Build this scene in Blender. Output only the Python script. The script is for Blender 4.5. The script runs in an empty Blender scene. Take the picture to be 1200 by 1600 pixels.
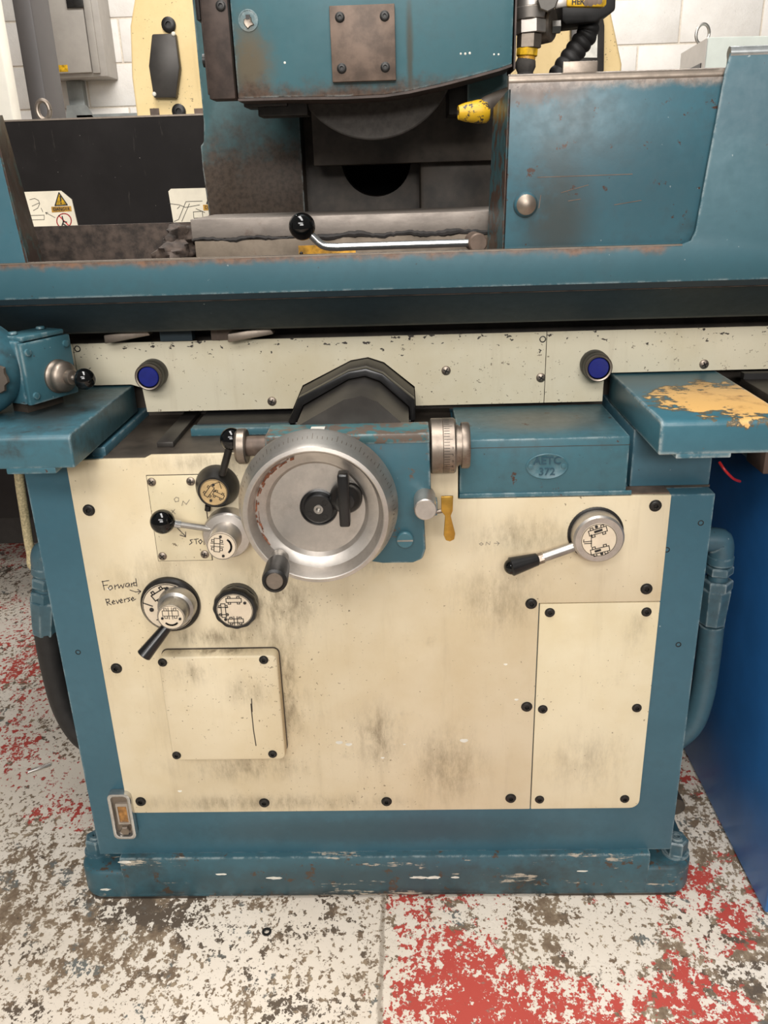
import bpy, bmesh, math, random
import numpy as np
from mathutils import Vector, Matrix
random.seed(7)
SC = bpy.context.scene
COL = SC.collection

# ------------------------------------------------------------------ camera
F = 1313.3
PITCH, ROLL, YAW = np.radians([21.78, 1.786, -1.732])
CAM = np.array([0.0582, -1.1984, 1.25])
def cam_axes():
    cy, sy, cp, sp = math.cos(YAW), math.sin(YAW), math.cos(PITCH), math.sin(PITCH)
    fwd = np.array([sy*cp, cy*cp, -sp]); right = np.array([cy, -sy, 0.0]); down = np.cross(fwd, right)
    cr, sr = math.cos(ROLL), math.sin(ROLL)
    return np.array([cr*right + sr*down, -sr*right + cr*down, fwd])
AX = cam_axes()
cd = bpy.data.cameras.new('camera'); co = bpy.data.objects.new('camera', cd); COL.objects.link(co)
cd.sensor_fit = 'VERTICAL'; cd.sensor_height = 36.0; cd.lens = 36.0*F/1600.0
cd.clip_start = .02; cd.clip_end = 60
m3 = Matrix((AX[0], -AX[1], -AX[2])).transposed()
co.matrix_world = Matrix.Translation(Vector(CAM)) @ m3.to_4x4()
SC.camera = co
def ray(px, py): return np.array([(px-600)/F, (py-800)/F, 1.0]) @ AX
def P(px, py, Y):
    d = ray(px, py); return Vector(CAM + d*((Y-CAM[1])/d[1]))
def PZ(px, py, Z):
    d = ray(px, py); return Vector(CAM + d*((Z-CAM[2])/d[2]))
def PX(px, py, X):
    d = ray(px, py); return Vector(CAM + d*((X-CAM[0])/d[0]))

# ------------------------------------------------------------------ world, lights, exposure
w = bpy.data.worlds.new('world'); SC.world = w; w.use_nodes = True
w.node_tree.nodes['Background'].inputs[0].default_value = (1.0, .98, .95, 1)
w.node_tree.nodes['Background'].inputs[1].default_value = .17
def area(name, loc, target, sx, sy, power, color=(1, .97, .935)):
    l = bpy.data.lights.new(name, 'AREA'); l.shape = 'RECTANGLE'; l.size = sx; l.size_y = sy
    l.energy = power; l.color = color
    o = bpy.data.objects.new(name, l); COL.objects.link(o); o.location = loc
    d = Vector(target) - Vector(loc); o.rotation_euler = d.to_track_quat('-Z', 'Y').to_euler()
    return o
area('ceiling_lamp_front', (-.4, -3.1, 3.1), (0, 0, .9), 2.6, .7, 82)
area('cavity_fill_far', (.3, -6.0, 3.0), (0, .4, 1.2), 3.2, .8, 230)  # fill light added far behind the camera to reach the wheel cavity
area('ceiling_lamp_middle', (-.2, -.55, 3.5), (-.1, -.5, 0), 2.4, .6, 92)
area('ceiling_lamp_rear', (0, 2.2, 3.5), (0, 2.9, 1.0), 3.0, .5, 150)
SC.view_settings.view_transform = 'Standard'; SC.view_settings.look = 'None'
SC.view_settings.gamma = 1.0; SC.view_settings.use_curve_mapping = False
SC.view_settings.exposure = -0.22

# ------------------------------------------------------------------ materials
def lin(r, g, b):
    f = lambda c: (c/255/12.92) if c/255 <= .04045 else ((c/255+.055)/1.055)**2.4
    return (f(r), f(g), f(b), 1)
class N:
    def __init__(s, name):
        s.m = bpy.data.materials.new(name); s.m.use_nodes = True
        s.t = s.m.node_tree; s.b = s.t.nodes['Principled BSDF']
        s.pos = s.t.nodes.new('ShaderNodeNewGeometry').outputs['Position']
    def n(s, k): return s.t.nodes.new('ShaderNode'+k)
    def put(s, sock, v):
        if isinstance(v, bpy.types.NodeSocket): s.t.links.new(v, sock)
        else: sock.default_value = v
    def vmul(s, k, v=None):
        q = s.n('VectorMath'); q.operation = 'MULTIPLY'; s.put(q.inputs[0], v or s.pos); q.inputs[1].default_value = k
        return q.outputs[0]
    def noise(s, scale, detail=4, rough=.55, st=None, dist=0, off=0):
        q = s.n('TexNoise'); v = s.vmul(st) if st else s.pos
        if off:
            a = s.n('VectorMath'); a.operation = 'ADD'; s.put(a.inputs[0], v); a.inputs[1].default_value = (off, off*1.7, off*.6); v = a.outputs[0]
        s.put(q.inputs['Vector'], v); q.inputs['Scale'].default_value = scale
        q.inputs['Detail'].default_value = detail; q.inputs['Roughness'].default_value = rough; q.inputs['Distortion'].default_value = dist
        return q.outputs[0]
    def step(s, v, a, b):
        q = s.n('MapRange'); q.interpolation_type = 'SMOOTHSTEP'; s.put(q.inputs[0], v)
        q.inputs[1].default_value = a; q.inputs[2].default_value = b; return q.outputs[0]
    def math(s, op, a, b=0.0, clamp=False):
        q = s.n('Math'); q.operation = op; q.use_clamp = clamp; s.put(q.inputs[0], a); s.put(q.inputs[1], b); return q.outputs[0]
    def mul(s, a, b): return s.math('MULTIPLY', a, b)
    def add(s, a, b): return s.math('ADD', a, b)
    def mix(s, f, a, b):
        q = s.n('Mix'); q.data_type = 'RGBA'; s.put(q.inputs[0], f); s.put(q.inputs[6], a); s.put(q.inputs[7], b); return q.outputs[2]
    def axis(s, i):
        q = s.n('SeparateXYZ'); s.put(q.inputs[0], s.pos); return q.outputs[i]
    def blob(s, c, r, inner=.0):
        q = s.n('VectorMath'); q.operation = 'SUBTRACT'; s.put(q.inputs[0], s.pos); q.inputs[1].default_value = tuple(c)
        v = s.vmul(tuple(1/k for k in r), q.outputs[0])
        q = s.n('VectorMath'); q.operation = 'LENGTH'; s.put(q.inputs[0], v)
        return s.step(q.outputs['Value'], 1.0, inner)
    def edge(s, rad=.003, a=.015, b=.12):
        bv = s.n('Bevel'); bv.samples = 4; bv.inputs['Radius'].default_value = rad
        d = s.n('VectorMath'); d.operation = 'DOT_PRODUCT'; g = s.n('NewGeometry')
        s.put(d.inputs[0], bv.outputs[0]); s.put(d.inputs[1], g.outputs['Normal'])
        return s.step(s.math('SUBTRACT', 1.0, d.outputs['Value']), a, b)
    def bump(s, h, strength=.3, dist=.002):
        q = s.n('Bump'); q.inputs['Strength'].default_value = strength; q.inputs['Distance'].default_value = dist
        s.put(q.inputs['Height'], h); s.put(s.b.inputs['Normal'], q.outputs[0])
    def fin(s, col, rough=.5, metal=0.0, spec=.5):
        s.put(s.b.inputs['Base Color'], col); s.put(s.b.inputs['Roughness'], rough); s.put(s.b.inputs['Metallic'], metal)
        s.b.inputs['Specular IOR Level'].default_value = spec
        return s.m

def simple(name, rgb, rough=.5, metal=0.0, var=.12, scale=40, spec=.5, bump=0):
    k = N(name); c = lin(*rgb); d = tuple(v*(1-var*2) for v in c[:3])+(1,); l = tuple(min(1, v*(1+var)) for v in c[:3])+(1,)
    nz = k.noise(scale, 5, .6)
    if bump: k.bump(nz, bump, .001)
    return k.fin(k.mix(k.step(nz, .3, .7), d, l), rough, metal, spec)

BLUE = lin(57, 101, 121)
def blue(name, chips=.0, grime=.35, rust=None, stain=None, base=BLUE, rough=.38, grime_col=lin(48, 50, 48), gscale=6, chipcol=lin(70, 48, 38), scuff=0, wear=.8, wearcol=lin(164, 176, 176)):
    k = N(name); base = (base[0]*1.06, base[1]*.99, base[2]*.87, 1)
    n1 = k.noise(gscale, 6, .65); n2 = k.noise(60, 5, .6, off=3)
    c = k.mix(k.step(n1, .35, .7), tuple(v*.86 for v in base[:3])+(1,), tuple(v*1.06 for v in base[:3])+(1,))
    g = k.mul(k.step(k.add(n1, k.mul(n2, .35)), .62, .95), grime)
    c = k.mix(g, c, grime_col)
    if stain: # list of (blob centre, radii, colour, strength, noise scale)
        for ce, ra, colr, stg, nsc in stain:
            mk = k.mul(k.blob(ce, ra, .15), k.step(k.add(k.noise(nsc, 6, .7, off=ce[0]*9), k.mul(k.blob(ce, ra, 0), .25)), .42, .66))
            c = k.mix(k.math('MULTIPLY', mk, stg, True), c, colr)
    # specks
    sp = k.step(k.noise(170, 2, .5, off=1), .74, .78)
    c = k.mix(k.mul(sp, .75), c, lin(45, 38, 34))
    sp = k.step(k.noise(120, 2, .5, off=7), .765, .79)
    c = k.mix(k.mul(sp, .5), c, lin(170, 180, 180))
    if rust: # (axis, from, to, colour): ragged paint loss towards an edge
        for ax_, a, b, colr, *lim in rust:
            e = k.step(k.add(k.axis(ax_), k.mul(k.math('SUBTRACT', k.noise(26, 6, .7, off=2), .5), 2.2*(b-a))), a, b)
            if lim: e = k.mul(e, k.step(k.axis(0), lim[0]+.01, lim[0]-.01))
            c = k.mix(e, c, k.mix(k.step(k.noise(120, 4, .6), .4, .65), colr, tuple(v*.6 for v in colr[:3])+(1,)))
    if chips:
        ch = k.step(k.noise(34, 7, .72, off=5), 1-chips-.02, 1-chips)
        c = k.mix(ch, c, chipcol)
    if scuff:
        sf = k.step(k.add(k.noise(30, 7, .7, st=(.16, 1, 1.3), off=15), k.mul(k.math('SUBTRACT', n2, .5), .2)), scuff, scuff+.03)
        c = k.mix(k.mul(sf, .8), c, lin(186, 174, 156))
    ew = k.mul(k.edge(.006), k.step(k.add(k.noise(45, 6, .7, off=17), k.mul(n1, .3)), .58, .74))
    c = k.mix(k.math('MULTIPLY', ew, wear, True), c, wearcol)
    k.bump(k.add(k.mul(n2, .5), k.mul(n1, 1.0)), .12, .002)
    r = k.add(k.mul(n2, .25), rough-.1)
    return k.fin(c, r)

PY = -.006
def ivory(name, blobs=(), base=lin(216, 202, 173), dark=.5, chip=False):
    k = N(name)
    n1 = k.noise(4.5, 7, .65); n2 = k.noise(22, 6, .7, off=2); ns = k.noise(7, 5, .65, st=(6, 1, .7), off=4)
    c = k.mix(k.step(n1, .35, .7), base, tuple(v*f for v, f in zip(base[:3], (.90, .86, .78)))+(1,))
    # vertical oily streaks
    c = k.mix(k.mul(k.step(ns, .52, .78), .35*dark), c, lin(150, 130, 100))
    # fine grime
    c = k.mix(k.mul(k.step(n2, .6, .85), .55*dark), c, lin(126, 108, 82))
    for ce, ra, stg in blobs:
        mk = k.mul(k.blob(ce, ra, .1), k.step(k.add(k.noise(20, 9, .78, st=(2.2, 1, .7), off=ce[0]*5+ce[2]), k.mul(k.blob(ce, ra, 0), .10)), .42, .78))
        c = k.mix(k.math('MULTIPLY', mk, stg*1.1, True), c, lin(112, 98, 76))
    sp = k.step(k.add(k.noise(170, 3, .6, off=9), k.mul(k.math('SUBTRACT', k.noise(5, 3, .6, off=8), .5), .25)), .68, .71)
    c = k.mix(k.mul(sp, .75), c, lin(92, 76, 58))
    if chip:
        zt = k.step(k.axis(2), .955, 1.005)
        ch = k.step(k.add(k.noise(105, 4, .6, st=(.6, 1, 1), off=1), k.mul(zt, .09)), .70, .715)
        c = k.mix(ch, c, lin(52, 44, 38))
    k.bump(n2, .08, .001)
    return k.fin(c, k.add(k.mul(n2, .25), .38))

def steel(name, rgb=(176, 172, 166), rough=.32, rust=.25, scale=30, st=None, metal=.9):
    k = N(name); c = lin(*rgb)
    n1 = k.noise(scale, 6, .7, st=st); n2 = k.noise(160, 3, .6, off=2)
    col = k.mix(k.step(n1, .35, .7), c, tuple(v*.72 for v in c[:3])+(1,))
    col = k.mix(k.mul(k.step(k.noise(18, 6, .75, off=6), .56, .72), rust), col, lin(96, 66, 48))
    k.bump(n2, .05, .0006)
    return k.fin(col, k.add(k.mul(n1, .3), rough-.12), metal)

M = {}
M['blue'] = blue('blue_paint', grime=.3)
M['blue_bed'] = blue('blue_paint_bed', grime=.25, stain=[((0, 0, .15), (.6, .2, .05), lin(40, 48, 50), .45, 14)], base=lin(59, 101, 123))
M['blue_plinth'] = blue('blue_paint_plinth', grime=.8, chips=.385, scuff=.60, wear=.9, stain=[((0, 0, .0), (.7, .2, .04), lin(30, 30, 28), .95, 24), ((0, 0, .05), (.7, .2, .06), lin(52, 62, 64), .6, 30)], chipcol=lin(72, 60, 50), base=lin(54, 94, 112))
M['blue_tray'] = blue('blue_paint_tray', grime=.25, rust=[(2, 1.1365, 1.1505, lin(120, 88, 66), .43)], base=lin(50, 94, 112), rough=.5,
                      stain=[((.55, .04, 1.33), (.2, .1, .1), lin(50, 84, 96), .6, 10)])
M['blue_under'] = blue('shade_darkened_blue_paint', grime=.3, base=lin(28, 48, 60), rough=.6, wear=0, grime_col=lin(24, 28, 28))  # shade under the tray put into the colour as a darker blue
gp = P(820, 130, .05)
M['blue_guard'] = blue('blue_paint_guard', grime=.55, chips=.355, wear=1.0, wearcol=lin(120, 92, 74), gscale=9,
                       stain=[((gp.x+.02, .05, gp.z), (.10, .1, .05), lin(90, 70, 56), .95, 26), ((gp.x+.05, .05, 1.2), (.08, .1, .16), lin(60, 62, 58), .8, 9), ((.38, .05, 1.25), (.2, .1, .12), lin(52, 82, 92), .6, 9)],
                       rust=[(2, 1.345, 1.360, lin(150, 138, 128))])
M['blue_flange'] = blue('blue_paint_flange', grime=.8, chips=.48, wear=1.0, wearcol=lin(96, 74, 60), base=lin(58, 96, 108), chipcol=lin(74, 56, 46))
M['blue_left_flange'] = blue('blue_flange_grimy', grime=.9, chips=.54, wear=1.0, wearcol=lin(70, 54, 46), base=lin(62, 86, 88), chipcol=lin(66, 50, 42))
M['blue_head'] = blue('blue_paint_head', grime=.35, base=lin(66, 110, 126), rust=[(2, 1.395, 1.362, lin(92, 74, 62))],
                      stain=[((P(390, 110, .2).x, .2, 1.41), (.055, .1, .09), lin(104, 92, 72), .9, 22), ((P(640, 60, .2).x, .2, 1.42), (.008, .1, .11), lin(72, 74, 66), .9, 30)])
M['blue_column'] = blue('blue_paint_column', grime=.7, base=lin(66, 102, 112), rust=[(2, 1.36, 1.27, lin(78, 66, 56))])
M['blue_brk'] = blue('blue_paint_bracket', grime=.4, chips=.375, base=lin(54, 96, 114), chipcol=lin(86, 74, 64), rust=[(2, .902, .915, lin(96, 84, 74))])
M['blue_box'] = blue('blue_paint_box', grime=.5, chips=.34, base=lin(60, 104, 122), stain=[((.27, .09, .885), (.15, .10, .02), lin(96, 100, 94), .95, 13)])
M['rail'] = blue('blue_paint_rubbed_off', grime=.6, chips=.49, base=lin(62, 112, 124), chipcol=lin(98, 86, 76))
M['blue_small'] = blue('blue_paint_small_parts', grime=.4, base=lin(60, 104, 122), wear=.15)
sc_ = PZ(1120, 620, .93)
kk = N('blue_paint_worn_to_primer')
n1 = kk.noise(9, 7, .7); n2 = kk.noise(28, 7, .7, off=2)
cc = kk.mix(kk.step(n1, .35, .7), lin(55, 100, 114), lin(62, 110, 124))
wm = kk.add(kk.mul(kk.blob((sc_.x+.015, sc_.y-.025, .93), (.19, .19, .03), .1), .31), kk.mul(kk.add(kk.noise(13, 8, .75, st=(.8, 1.4, 1)), kk.noise(55, 6, .65, off=4)), .46))
cc = kk.mix(kk.step(wm, .585, .61), cc, lin(92, 84, 66)); cc = kk.mix(kk.step(wm, .63, .655), cc, kk.mix(kk.step(n2, .5, .75), lin(222, 176, 108), lin(150, 106, 62)))
cc = kk.mix(kk.mul(kk.step(n2, .66, .69), .6), cc, lin(44, 50, 50))
cc = kk.mix(kk.mul(kk.edge(.009), kk.step(kk.noise(40, 6, .7, off=17), .40, .55)), cc, lin(190, 196, 192))
kk.bump(kk.step(wm, .6, .68), .5, -.0008); M['blue_slabR'] = kk.fin(cc, .38)
M['blue_slabL'] = blue('blue_paint_shelf', grime=.95, chips=.35, base=lin(58, 104, 124), gscale=10,
                       stain=[((-.47, .04, .93), (.11, .16, .03), lin(40, 42, 40), .95, 9)])
M['cab_blue'] = simple('bright_blue_paint', (44, 108, 172), .4, 0, .06, 8)
M['seat_edge'] = simple('pale_edge_metal', (200, 205, 205), .3, .8)  # pale metal for the rolled top of the outer guard
M['ivory'] = ivory('ivory_paint_panel', blobs=[
    ((-.16, 0, .46), (.07, .1, .17), .9), ((-.26, 0, .56), (.14, .1, .03), .8), ((-.15, 0, .62), (.10, .1, .12), .75), ((-.24, 0, .30), (.2, .1, .05), .6),
    ((.0, 0, .36), (.07, .1, .10), .7), ((.12, 0, .30), (.10, .1, .12), .55), ((.20, 0, .62), (.12, .1, .1), .45), ((.24, 0, .73), (.14, .1, .06), .5), ((-.2, 0, .22), (.4, .1, .03), .6),
    ((-.02, 0, .70), (.14, .1, .05), .5), ((-.2, 0, .86), (.22, .1, .03), .6), ((-.33, 0, .66), (.16, .1, .08), .4)])
M['ivory_plain'] = ivory('ivory_paint_cover', dark=.4, blobs=[((-.30, -.03, .51), (.06, .05, .04), .6), ((-.21, -.03, .47), (.06, .05, .05), .5), ((-.26, -.012, .541), (.13, .03, .012), 1.0)])
M['ivory_door'] = ivory('ivory_paint_door', dark=.35, base=lin(220, 208, 178), blobs=[((.42, 0, .56), (.03, .1, .06), .35), ((.36, 0, .3), (.12, .1, .1), .35)])
M['ivory_strip'] = ivory('ivory_paint_strip', dark=.5, base=lin(214, 206, 182), chip=True)
M['steel'] = steel('bare_steel'); M['steel_worn'] = steel('worn_steel', (150, 138, 126), .42, .6)
M['alu'] = steel('machined_aluminium', (206, 199, 191), .38, .16, 12)
M['chrome'] = steel('polished_steel', (210, 210, 208), .18, .03)
M['black'] = simple('black_plastic', (24, 23, 23), .28, 0, .2)
M['blackm'] = simple('black_oxide_steel', (38, 36, 34), .4, .3, .2, 60)
M['gloss'] = simple('glossy_black_ball', (12, 12, 12), .1, 0, .2)
M['rubber'] = simple('dark_rubber', (30, 28, 27), .6, 0, .2)
M['darkcast'] = simple('oily_cast_iron', (72, 64, 56), .5, .1, .3, 12, bump=.2)
M['graphite'] = simple('graphite_sheet', (70, 66, 62), .42, .45, .15, 12)
M['crust'] = simple('grinding_sludge', (74, 62, 54), .75, 0, .35, 45, bump=.9)
M['brown'] = simple('brown_stained_steel', (106, 89, 77), .55, .25, .2, 30, bump=.15)
M['bar'] = simple('dark_brown_bar', (70, 58, 52), .5, .3, .25, 25, bump=.15)
M['chuck'] = steel('ground_chuck_steel', (150, 140, 131), .5, .45, 14, st=(1, 1, 3), metal=.45)
M['chuckb'] = steel('grimy_chuck_steel', (126, 113, 98), .6, .7, 22, metal=.3)
M['wheel'] = simple('grey_abrasive', (66, 62, 58), .85, 0, .12, 120, bump=.4)
M['yellow'] = simple('yellow_plastic', (214, 168, 30), .4, 0, .3, 45)
k = N('chipped_yellow_paint'); c = k.mix(k.step(k.noise(55, 6, .7), .53, .57), lin(216, 172, 34), lin(62, 54, 46))
M['yellow_chip'] = k.fin(c, .45)
M['yellow_label'] = simple('worn_yellow_label', (204, 150, 48), .5, 0, .3, 60)
M['brass'] = steel('brass', (206, 160, 74), .28, .1)
M['disc'] = simple('etched_label_disc', (224, 208, 184), .4, .15, .06, 20)
M['disc_brass'] = simple('tarnished_label_disc', (206, 176, 128), .4, .3, .15, 30)
M['ink'] = simple('black_print', (30, 27, 25), .6, 0, .1)
M['ink_faint'] = simple('faded_pen', (150, 140, 124), .6, 0, .1)
M['pen'] = simple('pen_ink', (52, 46, 48), .6, 0, .1)
M['btn'] = simple('blue_push_button', (30, 38, 122), .3, 0, .1)
M['cream'] = ivory('cream_paint_machine', base=lin(238, 212, 158), dark=.3)
k = N('scratched_black_panel')
c = k.mix(k.step(k.noise(6, 5, .6), .3, .7), lin(26, 23, 22), lin(34, 31, 30))
c = k.mix(k.mul(k.step(k.noise(9, 6, .75, st=(5, 1, .5), off=3), .62, .74), .35), c, lin(92, 86, 80))
c = k.mix(k.mul(k.step(k.noise(160, 2, .5, off=5), .74, .77), .6), c, lin(150, 144, 136))
M['black_panel'] = k.fin(c, .65, 0, .12)
M['sign'] = simple('white_sign_board', (232, 222, 200), .5, 0, .06, 14)
M['red'] = simple('red_print', (206, 40, 48), .5)
M['grey_cab'] = simple('grey_enclosure', (164, 158, 150), .45, 0, .05, 8)
M['pale_cab'] = simple('pale_grey_green_enclosure', (186, 192, 184), .5, 0, .05, 8)
M['dark_cab'] = simple('dark_grey_panel', (66, 62, 61), .5, 0, .05, 6)
M['white_cab'] = simple('off_white_panel', (222, 216, 202), .5, 0, .04, 6)
M['galv'] = simple('galvanised_grey', (150, 154, 152), .5, .3, .1, 12)
M['screen'] = simple('blue_screen', (50, 76, 120), .2)
M['oil'] = simple('amber_oil_glass', (158, 112, 60), .12, 0, .3, 90)
M['braid'] = simple('braided_hose', (196, 180, 140), .6, 0, .2, 300)
M['wood'] = simple('brown_block', (74, 58, 48), .7, 0, .25, 20)
M['redwire'] = simple('red_wire', (200, 40, 40), .4)
M['hose_blue'] = blue('blue_painted_hose', grime=.5, base=lin(62, 96, 114))
M['sludge'] = simple('black_sludge', (34, 29, 26), .7, 0, .3, 60, bump=.6)
M['recess'] = simple('oily_recess_paint', (80, 71, 62), .55, 0, .3, 14, bump=.2)
M['text_blue'] = simple('shaded_raised_letters', (40, 74, 88), .45)  # relief shading of the letters put into a darker blue
M['whitepaint'] = simple('white_plate', (226, 222, 210), .4)

# wall block paint
k = N('painted_block'); n1 = k.noise(90, 6, .7); n2 = k.noise(5, 5, .6)
pit = k.step(k.noise(38, 5, .7, off=3), .66, .74)
c = k.mix(k.step(n2, .3, .7), lin(234, 230, 224), lin(222, 217, 210)); c = k.mix(k.mul(pit, .35), c, lin(176, 162, 148))
k.bump(k.math('SUBTRACT', n1, k.mul(pit, 2)), .5, .004); M['block'] = k.fin(c, .7)
M['mortar'] = simple('painted_mortar', (214, 204, 190), .8, 0, .05, 60)

# floor paint: flaking white over red over concrete
k = N('flaking_floor_paint')
diag = (1.0, .62, 1)
n1 = k.noise(7.5, 8, .68, st=diag, dist=.3); n2 = k.noise(46, 8, .7, st=(1, .75, 1), off=2); n3 = k.noise(2.4, 4, .6, off=5); n4 = k.noise(130, 5, .65, off=1)
X, Y = k.axis(0), k.axis(1)
seamx = PZ(597, 1480, 0).x
right = k.step(k.add(X, k.mul(k.math('SUBTRACT', n1, .5), .05)), seamx-.004, seamx+.012)
leftback = k.mul(k.step(X, -.52, -.62), k.step(Y, .0, .25))
midclean = k.blob((-.22, -.22, 0), (.28, .3, 1), .3)
wfield = k.add(k.add(k.mul(n1, .5), k.mul(n2, .7)), k.mul(n3, .30))
wfield = k.add(wfield, k.mul(k.math('SUBTRACT', n4, .5), .42))
wfield = k.add(wfield, k.mul(right, -.01)); wfield = k.add(wfield, k.mul(midclean, .05)); wfield = k.add(wfield, k.mul(k.blob((.15, -.26, 0), (.24, .2, 1), 0), -.06)); wfield = k.add(wfield, k.mul(k.blob((-.62, -.1, 0), (.4, .45, 1), .2), -.03))
wfield = k.add(wfield, k.mul(leftback, .03))
fine = k.step(k.add(k.noise(85, 4, .6, st=(1, .8, 1), off=51), k.mul(k.math('SUBTRACT', k.noise(5, 4, .6, off=53), .5), .45)), .60, .575)
white = k.mul(k.step(wfield, .716, .73), fine)
# below the white: red coat or bare concrete
rf = k.add(k.add(k.mul(k.noise(4.5, 6, .65, off=11), .8), k.mul(k.noise(30, 6, .7, off=13), .35)), k.mul(right, .06))
rf = k.add(rf, k.add(k.mul(leftback, .135), -.11)); rf = k.add(rf, k.mul(right, .06))
rf = k.add(rf, k.mul(k.blob((.15, -.27, 0), (.3, .26, 1), .0), .11))
redm = k.step(rf, .605, .62)
conc = k.mix(k.step(n2, .35, .65), lin(120, 102, 84), lin(166, 148, 124)); conc = k.mix(k.step(k.noise(12, 6, .7, off=21), .56, .62), conc, lin(112, 114, 110))
conc = k.mix(k.step(k.noise(9, 6, .7, off=61), .52, .6), conc, lin(96, 84, 72)); conc = k.mix(k.step(n4, .58, .7), conc, lin(72, 62, 54))
redc = k.mix(k.step(n3, .35, .7), lin(192, 80, 70), lin(176, 72, 64)); redc = k.mix(k.step(n4, .64, .68), redc, lin(120, 74, 62)); redc = k.mix(k.mul(k.step(k.noise(60, 5, .7, off=71), .62, .64), .8), redc, lin(140, 128, 116))
under = k.mix(redm, conc, redc)
whc = k.mix(k.step(n3, .3, .7), lin(236, 226, 212), lin(226, 214, 198))
whc = k.mix(k.mul(k.step(k.noise(200, 3, .6, off=31), .64, .70), .6), whc, lin(150, 136, 118))
dirt = k.mul(k.step(k.noise(3.2, 6, .7, off=41), .5, .72), .25); whc = k.mix(dirt, whc, lin(176, 160, 138))
col = k.mix(white, under, whc)
seam = k.mul(k.step(k.math('ABSOLUTE', k.math('SUBTRACT', k.add(X, k.mul(k.math('SUBTRACT', n2, .5), .02)), seamx)), .006, .002), .6)
col = k.mix(seam, col, lin(120, 106, 90))
k.bump(k.add(k.add(white, k.mul(redm, .6)), k.mul(n4, .4)), .45, .0012)
M['floor'] = k.fin(col, k.add(k.mul(n2, .2), .4), 0, .35)

# ------------------------------------------------------------------ geometry helpers (world coordinates)
def V3(a): return Vector(a)
def frame(axis):
    a = Vector(axis).normalized(); u = a.orthogonal().normalized()
    if abs(a.z) < .9: u = a.cross(Vector((0, 0, 1))).normalized()
    return a, u, a.cross(u)
def box(x0, x1, y0, y1, z0, z1):
    v = [Vector((x, y, z)) for x in (x0, x1) for y in (y0, y1) for z in (z0, z1)]
    return v, [(0, 1, 3, 2), (4, 6, 7, 5), (0, 4, 5, 1), (2, 3, 7, 6), (0, 2, 6, 4), (1, 5, 7, 3)]
def join(*gs):
    vs, fs = [], []
    for v, f in gs:
        o = len(vs); vs += list(v); fs += [tuple(i+o for i in q) for q in f]
    return vs, fs
def prism(poly, y0, y1):
    "polygon of (x, z) extruded from y0 to y1"
    n = len(poly); v = [Vector((x, y0, z)) for x, z in poly]+[Vector((x, y1, z)) for x, z in poly]
    return v, [tuple(range(n)), tuple(range(2*n-1, n-1, -1))]+[(i, i+n, (i+1) % n+n, (i+1) % n) for i in range(n)]
def prism3(pts, off):
    "3d polygon extruded by a vector"
    n = len(pts); off = Vector(off); v = [Vector(p) for p in pts]+[Vector(p)+off for p in pts]
    return v, [tuple(range(n)), tuple(range(2*n-1, n-1, -1))]+[(i, i+n, (i+1) % n+n, (i+1) % n) for i in range(n)]
def rrect(x0, x1, z0, z1, r, seg=5):
    pts = []
    for cx, cz, a0 in ((x1-r, z1-r, 0), (x0+r, z1-r, 90), (x0+r, z0+r, 180), (x1-r, z0+r, 270)):
        for i in range(seg+1):
            a = math.radians(a0+90*i/seg); pts.append((cx+r*math.cos(a), cz+r*math.sin(a)))
    return pts
def lathe(prof, base, axis=(0, -1, 0), seg=32, rad=None):
    a, u, v = frame(axis); base = Vector(base); vs, fs, rings = [], [], []
    for r, h in prof:
        if r < 1e-6: rings.append([len(vs)]); vs.append(base+a*h)
        else:
            rings.append(list(range(len(vs), len(vs)+seg)))
            for i in range(seg):
                t = 2*math.pi*i/seg; rr = r*(rad(t) if rad else 1); vs.append(base+a*h+u*(rr*math.cos(t))+v*(rr*math.sin(t)))
    for A, B in zip(rings, rings[1:]):
        for i in range(seg):
            j = (i+1) % seg
            if len(A) == 1 and len(B) == 1: continue
            if len(A) == 1: fs.append((A[0], B[j], B[i]))
            elif len(B) == 1: fs.append((A[i], A[j], B[0]))
            else: fs.append((A[i], A[j], B[j], B[i]))
    return vs, fs
def cyl(base, axis, L, r, r2=None, seg=32, ch=.0):
    r2 = r if r2 is None else r2
    if ch: return lathe([(0, 0), (r-ch, 0), (r, ch), (r2, L-ch), (r2-ch, L), (0, L)], base, axis, seg)
    return lathe([(0, 0), (r, 0), (r2, L), (0, L)], base, axis, seg)
def rod(p0, p1, r0, r1=None, seg=24, ch=0): 
    p0, p1 = Vector(p0), Vector(p1); return cyl(p0, p1-p0, (p1-p0).length, r0, r1, seg, ch)
def ball(c, r, seg=28, rings=16):
    return lathe([(r*math.sin(math.pi*i/rings), -r*math.cos(math.pi*i/rings)) for i in range(rings+1)], c, (0, 0, 1), seg)
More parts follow.
